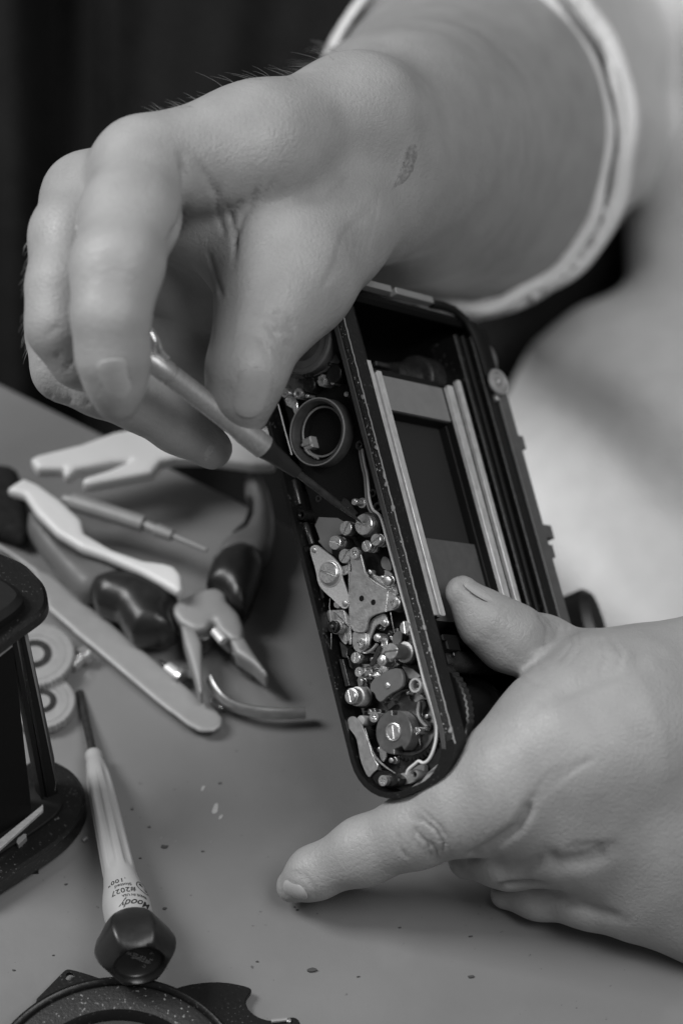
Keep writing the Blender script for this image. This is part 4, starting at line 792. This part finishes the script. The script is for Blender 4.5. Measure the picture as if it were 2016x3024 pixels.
g = G(); lathe(g, [(float(np.interp(z, pz, pr_)), z) for z in zs], fr, 72, mod=flute); h2 = build('handle', g, 'ivory', drv2, ang=60)
def hexm(a, z, r):
    k = np.clip((r - 5.6) / 1.6, 0, 1); aa = np.mod(a + math.pi / 6 - .08, math.pi / 3) - math.pi / 6; return 1 + k * (np.cos(math.pi / 6) / np.cos(aa) * 1.10 - 1)
g = G(); lathe(g, [(5.1, .815 * q), (5.5, .82 * q), (6.3, .835 * q), (7.4, .865 * q), (8.1, .895 * q), (8.3, .915 * q), (8.2, .935 * q), (7.8, .96 * q), (7.2, .98 * q), (6.6, .996 * q), (6.0, 1.003 * q), (5.55, .998 * q), (5.3, .982 * q), (5.1, .972 * q), (2, .968 * q), (.01, .968 * q)], fr, 96, mod=hexm); cap = build('cap', g, 'rubber', drv2, ang=70)
zc_ = .968 * q
def face(cx, cy, rot): 
    cr_, sr_ = math.cos(rot), math.sin(rot)
    return lambda x, y, t, w_: fr(cy + (x - w_ / 2) * sr_ + y * cr_, cx + (x - w_ / 2) * cr_ - y * sr_, zc_ + t)
g = G(); rt = -.75
add_text(g, "PAT'S X,3", 1.25, face(-.6, .7, rt), .28); add_text(g, 'D-403,88', 1.25, face(.3, -.9, rt), .28)
for k, ch in enumerate('U.S.A.'):
    a = math.radians(205 + k * 21); add_text(g, ch, 1.1, (lambda a: (lambda x, y, t, w_: fr((3.5) * math.cos(a) + x * math.sin(a) * -1 * -1 + 0 * y - y * math.cos(a), -(3.5) * math.sin(a) + x * math.cos(a) + y * math.sin(a), zc_ + t)))(a), .28)
build('embossed_lettering', g, 'greyp', cap)
def on_handle(s0, x0, size):
    def fn(x, y, t, w_):
        z = s0 + y; r = np.interp(z, pz, pr_) + t; th = (x0 - x) / np.interp(s0, pz, pr_)
        return pa + (r * np.cos(th))[:, None] * nrm_ + (r * np.sin(th))[:, None] * sd + z[:, None] * ax_
    return fn
for txt, s0, x0, sz, sh, sp_ in (('.100"', .675, 1.2, 1.9, 0, 1.1), ('Slotted', .704, 2.2, 1.35, 0, 1), ('#2027', .728, 2.9, 2.05, 0, 1.1), ('MADE IN USA', .758, 5.6, 1.0, 0, 1), ('Moody', .783, 6.6, 2.7, .55, 1)):
    g = G(); add_text(g, txt, sz, on_handle(s0 * q, x0, sz), .05, sh, sp_); build('lettering', g, 'ink', h2, flat=True)
g = G(); cx0, cs = 5.2, .712 * q
for (ra_, rb_, a0, a1) in ((1.75, 1.95, 0, 360), (.2, 1.3, 20, 70), (.2, 1.3, 200, 250)):
    a = np.radians(np.linspace(a0, a1, 40)); v = []
    for r_ in (ra_, rb_):
        for t_ in (.03, .06):
            z = cs + r_ * np.sin(a); x = r_ * np.cos(a) + cx0; th = x / 5.0; R_ = np.interp(z, pz, pr_) + t_
            v.append(pa + (R_ * np.cos(th))[:, None] * nrm_ + (R_ * np.sin(th))[:, None] * sd + z[:, None] * ax_)
    n = 40; g.add(np.vstack(v), [(n + i, n + i + 1, 3 * n + i + 1, 3 * n + i) for i in range(n - 1)] + [(i, i + 1, n + i + 1, n + i) for i in range(n - 1)] + [(2 * n + i, 2 * n + i + 1, 3 * n + i + 1, 3 * n + i) for i in range(n - 1)])
build('round_emblem', g, 'ink', h2, flat=True)

# ------------------------------------------------------------------ speckled disc and its flanges
dc = T(335, 3236, 8.5)
fl_ = thing('speckled_lens_ring', 'round black ring with a speckled face, cut off by the bottom of the picture', 'camera part', dc * [1, 1, 0])
frd = frame([dc[0], dc[1], 0], [0, 0, 1])
g = G(); lathe(g, [(28.4, 1.5), (29.2, 3), (29.2, 7.8), (28.9, 8.6), (28.3, 8.9), (27.6, 8.6), (27.2, 7.9), (27.1, 2)], frd, 120); build('rim', g, 'black', fl_)
g = G(); lathe(g, [(27.3, 3), (27.3, 7.6), (26.6, 7.9), (21.4, 7.4), (21.2, 3)], frd, 120); build('speckled_face', g, 'speck', fl_)
g = G(); lathe(g, [(21.2, 4), (21.2, 8.0), (20.6, 8.2), (19.8, 7.4), (19.2, 6)], frd, 100); build('inner_ring', g, 'black', fl_)
g = G(); lathe(g, [(19.5, 3), (19.5, 6.2), (12, 7), (.01, 7.4)], frd, 80); build('lens', g, 'glass', fl_)
def flat_poly(name, pts, zf, h, th, m, par, b=.2, it=1):
    p = Tp(pts, h, zf); p = smooth(p, it) if it else p; g = G(); prism(g, p, h - th, h, b); return build(name, g, m, par)
def ring_hole(par, u, v, h, r, zf, m='table'):
    c = T(*(zf(u, v)), h); g = G(); ringprism(g, circ(c[0], c[1], r * 1.25, 28), circ(c[0], c[1], r, 28), h - .6, h + .05); build('eyelet', g, 'black', par); g = G(); cyl(g, c, r, h - 1, h + .02, 0, n=28); build('opening', g, m, par)
fa = thing('flange_plate', 'small black plate with one round hole behind the speckled ring on its left', 'camera part', T(150, 2960, 0))
def holed(name, pts, hc, hr, zf, h, th, m, par):     # outline with a real round hole cut through it
    p = smooth(Tp(pts, h, zf), 1); c = T(*zf(*hc), h)[:2]; a = np.arctan2(p[:, 1] - c[1], p[:, 0] - c[0]); n = len(p)
    pi = np.stack([c[0] + hr * np.cos(a), c[1] + hr * np.sin(a)], 1); g = G(); ringprism(g, p, pi, h - th, h); return build(name, g, m, par)
holed('plate', [(165, 345), (230, 280), (308, 200), (325, 186), (348, 187), (420, 207), (505, 236), (560, 250), (480, 300), (330, 330), (200, 400)], (342, 220), 1.05, z7, 2.6, 1.2, 'black', fa)
fb = thing('flange_plate', 'black notched metal plate with a curved hook beside the speckled ring', 'camera part', T(680, 2960, 0))
flat_poly('plate', [(840, 285), (900, 262), (1000, 247), (1090, 246), (1180, 262), (1222, 276), (1226, 292), (1200, 325), (1197, 350), (1212, 385), (1255, 418), (1315, 436), (1360, 432), (1420, 416), (1450, 424), (1466, 452), (1460, 520), (1300, 600), (1100, 640), (1000, 500), (900, 350)], z7, 2.6, 1.2, 'black', fb, it=1)
g = G(); c_ = T(*z7(1408, 438), 2.6); cyl(g, c_, .55, 2, 3.1, .15); build('stud', g, 'steel', fb)
g = G(); p0, p1 = T(*z7(1322, 438), 2.9), T(*z7(1400, 430), 2.9); tube(g, [p0, (p0 + p1) / 2, p1], .5, 8); build('pin', g, 'bar', fb)

# ------------------------------------------------------------------ second black camera shell at the left edge
sh_ = thing('camera_shell', 'empty black metal camera shell standing at the left edge with one bright chrome strip', 'camera', T(20, 2350, 0))
lowp = [(-260, 2450), (-260, 1990), (200, 1560), (330, 1585), (420, 1630), (480, 1680), (525, 1750), (541, 1820), (535, 1890), (500, 1965), (440, 2040), (380, 2100), (200, 2225), (0, 2352), (-120, 2430)]
p = smooth(Tp(lowp, 7, zl), 1); g = G(); prism(g, p, 1.6, 7, .7); build('base_plate', g, 'black', sh_)
g = G(); q_ = smooth(Tp([(-200, 2330), (0, 2175), (190, 2055), (330, 1955), (380, 1900), (400, 1850), (390, 1800), (330, 1740), (260, 1720), (-200, 1990)], 8.2, zl), 1); prism(g, q_, 7.0, 8.2, .3); build('base_step', g, 'blackm', sh_)
p = np.array([T(*zl(*q), 9.2)[:2] for q in ((-150, 2255), (0, 2150), (272, 1905), (272, 1870), (0, 2090), (-150, 2190))]); g = G(); prism(g, p, 8.0, 9.2, .1); build('bright_edge', g, 'rail', sh_)
g = G(); prism(g, Tp([(104, 2108), (112, 2085), (150, 2055), (168, 2055), (166, 2078), (118, 2125)], 8.6, zl), 7, 8.6, .1); build('tongue', g, 'bar', sh_)
g = G(); c_ = T(*zl(200, 2235), 2); box(g, c_[0] - 1.6, c_[0] + 1.6, c_[1] - 2, c_[1] + 1, 0, 2, .3); build('foot', g, 'blackm', sh_)
HU = 64
upp = [(-300, 150), (0, 275), (70, 305), (150, 340), (215, 405), (262, 450), (290, 500), (303, 560), (297, 610), (270, 655), (200, 710), (110, 770), (0, 858), (-300, 1060)]
p = smooth(Tp(upp, HU, zl), 1); g = G(); prism(g, p, HU - 3.5, HU, .8); build('upper_plate', g, 'black', sh_)
p = smooth(Tp([(-300, 340), (0, 415), (80, 460), (125, 500), (150, 535), (140, 575), (90, 630), (0, 690), (-300, 900)], HU + 4, zl), 2); g = G(); prism(g, p, HU - 1, HU + 4, 1.4); build('raised_cover', g, 'blackm', sh_)
def post(name, tops, bots, hT, hB, m, depth=4.0, b=0):
    A_ = [T(*zl(*q), hT) for q in tops]; B_ = [T(*zl(*q), hB) for q in bots]; g = G(); d_ = np.array([-.55, .83, 0]) * depth
    v = np.array(A_ + B_ + [x + d_ for x in A_] + [x + d_ for x in B_]); g.add(v, [(0, 2, 3, 1), (4, 5, 7, 6), (0, 1, 5, 4), (2, 6, 7, 3), (0, 4, 6, 2), (1, 3, 7, 5)]); return build(name, g, m, sh_)
post('inner_wall', ((-420, 1100), (82, 850)), ((-420, 2300), (205, 1940)), HU - 3.6, 8.3, 'inner', 5)
post('slat', ((80, 852), (108, 836)), ((266, 1842), (292, 1818)), HU - 3.7, 8.2, 'blackm', 3)
post('slat', ((112, 800), (132, 784)), ((300, 1830), (330, 1815)), HU - 3.7, 8.2, 'black', 3)
post('slat', ((130, 790), (150, 772)), ((315, 1825), (370, 1800)), HU - 3.7, 8.2, 'blackm', 5)
g = G(); A_ = [T(*zl(*q), h) for q, h in (((148, 768), HU - 3.6), ((172, 765), HU - 3.6), ((345, 1580), 21), ((356, 1740), 11.5), ((350, 1785), 9.5), ((338, 1782), 9.5), ((300, 1660), 16))]
v = np.array(A_ + [x + np.array([-1.2, 1.6, 0]) for x in A_]); n = len(A_); g.add(v, [tuple(range(n)), tuple(range(n, 2 * n))[::-1]] + [(i, (i + 1) % n, (i + 1) % n + n, i + n) for i in range(n)]); build('chrome_strip', g, 'bar', sh_, flat=True)
g = G(); A_ = [T(*zl(*q), HU - 3.6) for q in ((-80, 960), (78, 838), (78, 858), (-80, 985))]; prism(g, np.array(A_)[:, :2], HU - 4.6, HU - 3.4, .1); build('bright_edge', g, 'bar', sh_)

# ------------------------------------------------------------------ geared dials
def dial(label, zc, r, h, th):
    c = T(*z5(*zc), h); t = thing('gear', label, 'gear', c * [1, 1, 0], 'geared metal dials beside the black shell'); fd = frame([c[0], c[1], 0], [0, 0, 1])
    g = G(); lathe(g, [(r, h - th), (r, h - .3), (r * .975, h), (r * .93, h), (r * .93, h - .12), (r * .80, h - .12), (r * .79, h + .02), (r * .60, h + .02), (r * .59, h - .15), (r * .42, h - .15), (r * .41, h)], fd, 240, mod=lambda a, z: 1 - .045 * (np.sin(a * 60) > 0) * (1 if True else 0)); build('toothed_rim', g, 'dial', t)
    g = G(); lathe(g, [(r * .42, h - .6), (r * .42, h + .25), (r * .38, h + .3), (r * .2, h - .1), (.01, h - .1)], fd, 48); build('hub', g, 'darkmet', t)
dial('larger pale gear dial partly under the shell, upper one of the pair', (168, 1372), 9.9, 5.5, 2.2)
dial('smaller pale gear dial, lower one of the pair beside the shell', (205, 1602), 8.2, 3.6, 2.4)

# ------------------------------------------------------------------ pliers
pl_ = thing('pliers', 'open pointed pliers with black and grey rubber handles lying on the table', 'pliers', T(*z5(960, 1200), 0))
def soft(name, pts, h0, h1, r, m, par=pl_, vox=.8, zf=z5): g = G(); softshape(g, Tp(pts, (h0 + h1) / 2, zf), h0, h1, r, vox); return build(name, g, m, par, ang=180)
soft('handle', [(140, 700), (170, 700), (240, 775), (330, 880), (430, 935), (530, 915), (640, 960), (680, 1000), (600, 1050), (480, 1100), (420, 1110), (380, 1090), (290, 995), (200, 880), (135, 780)], 2, 12, 4.2, 'grip')
soft('handle', [(1195, 600), (1192, 540), (1205, 505), (1235, 500), (1275, 525), (1310, 600), (1330, 700), (1335, 790), (1320, 890), (1280, 930), (1180, 930), (1060, 960), (1030, 935), (1050, 900), (1090, 840), (1130, 810), (1195, 780), (1225, 720), (1225, 660)], 2, 12, 4.2, 'grip')
soft('grip', [(1205, 625), (1232, 640), (1232, 720), (1205, 790), (1120, 815), (1190, 760), (1210, 700)], 3, 11, 1.5, 'rubber', vox=.6)
soft('grip', [(440, 1080), (460, 1035), (540, 1008), (680, 1000), (790, 1035), (860, 1095), (872, 1135), (835, 1200), (862, 1290), (780, 1312), (650, 1305), (600, 1240), (570, 1190), (470, 1150)], 1, 15, 5.5, 'rubber')
soft('grip', [(1000, 1062), (1030, 960), (1080, 895), (1180, 862), (1265, 890), (1282, 960), (1262, 1040), (1230, 1130), (1195, 1195), (1120, 1160), (1085, 1105)], 1, 14.5, 5.5, 'rubber')
soft('grip', [(355, 890), (420, 925), (500, 915), (480, 935), (420, 940)], 4, 10, 1, 'rubber', vox=.6)
soft('joint', [(835, 1175), (890, 1140), (1000, 1092), (1060, 1085), (1105, 1115), (1105, 1150), (1165, 1210), (1190, 1280), (1186, 1345), (1130, 1350), (1065, 1300), (1040, 1245), (1010, 1285), (950, 1300), (880, 1262), (845, 1220)], 3.5, 11, 1.4, 'bar', vox=.6)
soft('joint', [(955, 1278), (1000, 1270), (1050, 1280), (1060, 1310), (1000, 1345), (958, 1340)], 3, 9, .8, 'darkmet', vox=.5)
soft('jaw', [(878, 1250), (960, 1290), (985, 1345), (992, 1585), (984, 1598), (972, 1588), (935, 1460), (900, 1350)], 4.2, 10.5, 1.2, 'bar', vox=.5)
soft('jaw', [(1070, 1290), (1130, 1330), (1186, 1310), (1240, 1400), (1312, 1500), (1300, 1515), (1230, 1450), (1150, 1400), (1125, 1350)], 4.2, 10.5, 1.2, 'bar', vox=.5)
soft('jaw', [(1122, 1345), (1150, 1395), (1230, 1450), (1300, 1515), (1240, 1475), (1160, 1430), (1125, 1395)], 2.5, 8, .8, 'darkmet', vox=.5)
g = G(); c_ = T(*z5(1075, 1285), 11.2); tube(g, [T(*z5(1048, 1258), 10.6), T(*z5(1090, 1310), 10.6)], 1.3, 14, flat=.9); build('spring_end', g, 'rail', pl_)
# ------------------------------------------------------------------ other tools
def tool(name, label, cat, pts, h0, h1, r, m, part=None, vox=.6, zf=z5, group=None):
    c = Tp(pts, 0, zf).mean(0); t = thing(name, label, cat, [c[0], c[1], 0], group); soft(part or 'blade', pts, h0, h1, r, m, t, vox, zf); return t
t = tool('spatula', 'long flat satin steel spatula with a rounded end lying across the table', 'spatula', [(-40, 812), (10, 838), (100, 895), (215, 972), (262, 990), (450, 1148), (700, 1358), (850, 1485), (1060, 1655), (1088, 1690), (1080, 1730), (1040, 1755), (980, 1758), (920, 1728), (760, 1608), (560, 1438), (370, 1278), (235, 1160), (190, 1060), (160, 975), (60, 900), (-40, 840)], 2.2, 3.6, .5, 'bar', vox=.5)
t = tool('plastic_tweezers', 'white plastic tweezers behind the fingertips, open end to the left', 'tweezers', [(150, 445), (185, 425), (400, 372), (560, 312), (700, 287), (900, 292), (1130, 300), (1330, 285), (1340, 470), (1230, 470), (1000, 440), (860, 440), (790, 455), (745, 510), (560, 545), (440, 568), (400, 562), (415, 535), (540, 495), (640, 452), (560, 458), (450, 480), (385, 492), (340, 528), (305, 515), (320, 492), (185, 492)], 14, 18.5, 1.2, 'white', 'arm', vox=.5)
t = tool('plastic_spoon', 'white plastic spoon-ended tool lying across the pliers', 'spatula', [(35, 585), (70, 560), (120, 530), (190, 560), (300, 640), (400, 735), (414, 800), (550, 880), (700, 932), (800, 945), (850, 960), (884, 1000), (892, 1070), (868, 1090), (800, 1050), (690, 990), (520, 915), (400, 872), (280, 800), (180, 700), (125, 615), (60, 598)], 13, 16.5, 1.1, 'white', 'arm', vox=.5)
g = G(); path = [T(*z5(*q), 14) for q in ((310, 612), (345, 625), (350, 627), (700, 738), (705, 740), (760, 765), (765, 766), (840, 795), (845, 797), (1008, 866))]
t = thing('driver_bit', 'thin stepped grey metal driver bit resting beside the white spoon', 'driver bit', path[3] * [1, 1, 0]); tube(g, path, [1.0, 1.4, 2.3, 2.1, 1.3, 1.3, 1.7, 1.5, .8, .6], 16); build('rod', g, 'bar', t)
cl = thing('dark_cloth', 'folded dark cloth at the left edge behind the shell', 'cloth', T(*z5(20, 700), 0)); soft('fold', [(-120, 470), (0, 468), (60, 475), (95, 500), (105, 560), (125, 620), (140, 700), (150, 800), (120, 850), (0, 800), (-120, 780)], .3, 7, 3, 'clothd', cl)
g = G(); pts = smooth(np.array([T(*z5(*q), h) for q, h in (((1028, 1500), 6), ((1045, 1540), 6), ((1090, 1600), 5.5), ((1170, 1640), 5), ((1300, 1662), 4.5), ((1420, 1662), 4), ((1490, 1658), 4))]), 2, False)
t = thing('metal_hoop', 'thin curved bright metal hoop end beside the tip of the pliers', 'wire', pts[0] * [1, 1, 0]); tube(g, pts, 1.15, 12, flat=1.9); build('band', g, 'steel', t)
def bit(name, label, cat, parts_, group=None):
    t = None
    for nm, q, r_, h_, m_, ln_ in parts_:
        c = T(*z5(*q), h_ / 2 if ln_ else 0)
        if t is None: t = thing(name, label, cat, c * [1, 1, 0], group)
        g = G()
        if ln_: d_ = T(*z5(*ln_), r_ + .3) ; tube(g, [T(*z5(*q), r_ + .3), d_], r_, 14)
        else: cyl(g, c, r_, .1, h_, .2, n=24)
        build(nm, g, m_, t)
bit('bolt', 'small bright bolt lying beside the upper gear dial', 'bolt', (('shank', (350, 1432), 1.6, 3, 'steelb', (400, 1388)), ('head', (398, 1392), 2.4, 4, 'steelb', (425, 1368))))
bit('bushing', 'small bright bushing lying under the edge of the steel spatula', 'bushing', (('sleeve', (815, 1440), 1.6, 3, 'rail', (880, 1488)), ('rim', (868, 1480), 2.6, 4, 'steelb', (888, 1492)), ('pin', (770, 1415), .9, 2, 'darkmet', (830, 1440))))
bit('pin', 'tiny bright pin under the end of the metal hoop', 'pin', (('shank', (1030, 1600), .8, 2, 'steelb', (1085, 1640)),))
bit('pin', 'short dark pin lying near the shell beside the ivory handle', 'pin', (('shank', (405, 1650 + 632), .5, 1, 'bar', (425, 1650 + 617)),))
# crumbs and flakes of dirt
for i, (u, v, r, m_) in enumerate(((487, 2502, .7, 'dirt'), (442, 2443, .35, 'dirt'), (920, 2867, 1.0, 'dirt'), (1388, 2766, .35, 'dirt'), (488, 2684, .45, 'dirt'), (650, 2314, .35, 'dirt'), (391, 2391, .3, 'dirt'), (1057, 2885, .3, 'dirt'), (415, 2535, .3, 'dirt'), (196, 2612, .35, 'dirt'), (599, 2515, .3, 'dirt'), (158, 2822, .25, 'dirt'), (41, 2866, .3, 'dirt'), (878, 2688, .25, 'ink'), (870, 2679, .2, 'ink'), (760, 2840, .3, 'dirt'), (1180, 2740, .28, 'dirt'), (1390, 2885, .6, 'dirt'))):
    c = T(u, v, 0); n = 9; a = np.linspace(0, 2 * np.pi, n, endpoint=False); rr_ = r * np.random.uniform(.6, 1.25, n); asp = .5 if m_ != 'white' else 1
    g = G(); prism(g, np.stack([c[0] + rr_ * np.cos(a) * 1.3, c[1] + rr_ * np.sin(a) * asp * 1.3], 1), .02, .15 + r * .35, .05)
    o = build('crumb', g, m_); tag(o, {0: 'oval dark crumb midway between the ivory handle and the pointing fingertip', 2: 'rounded dark crumb, largest one near the bottom edge of the table', 17: 'dark crumb on the table right of centre near the bottom edge'}.get(i, 'tiny dark crumb of dirt lying on the bare grey table top'), 'crumb', 'crumbs of dirt on the table')
for i, (u, v, r) in enumerate(((635, 2388, .9), (652, 2413, .6), (600, 2328, .5), (475, 2477, .35), (625, 2485, .25), (520, 2484, .3))):
    c = T(u, v, 0); n = 10; a = np.linspace(0, 2 * np.pi, n, endpoint=False); rr_ = r * np.random.uniform(.5, 1.25, n)
    g = G(); prism(g, np.stack([c[0] + rr_ * np.cos(a) * .8 + .3 * np.sin(a), c[1] + rr_ * np.sin(a) * 1.5], 1), .01, .08, .02)
    o = build('flake', g, 'greyl' if r < .5 else 'sand'); tag(o, {0: 'largest pale flake stuck on the table left of the camera foot', 1: 'second pale flake just below the largest flake'}.get(i, 'small pale flake stuck to the bare grey table top'), 'flake', 'pale flakes on the table')
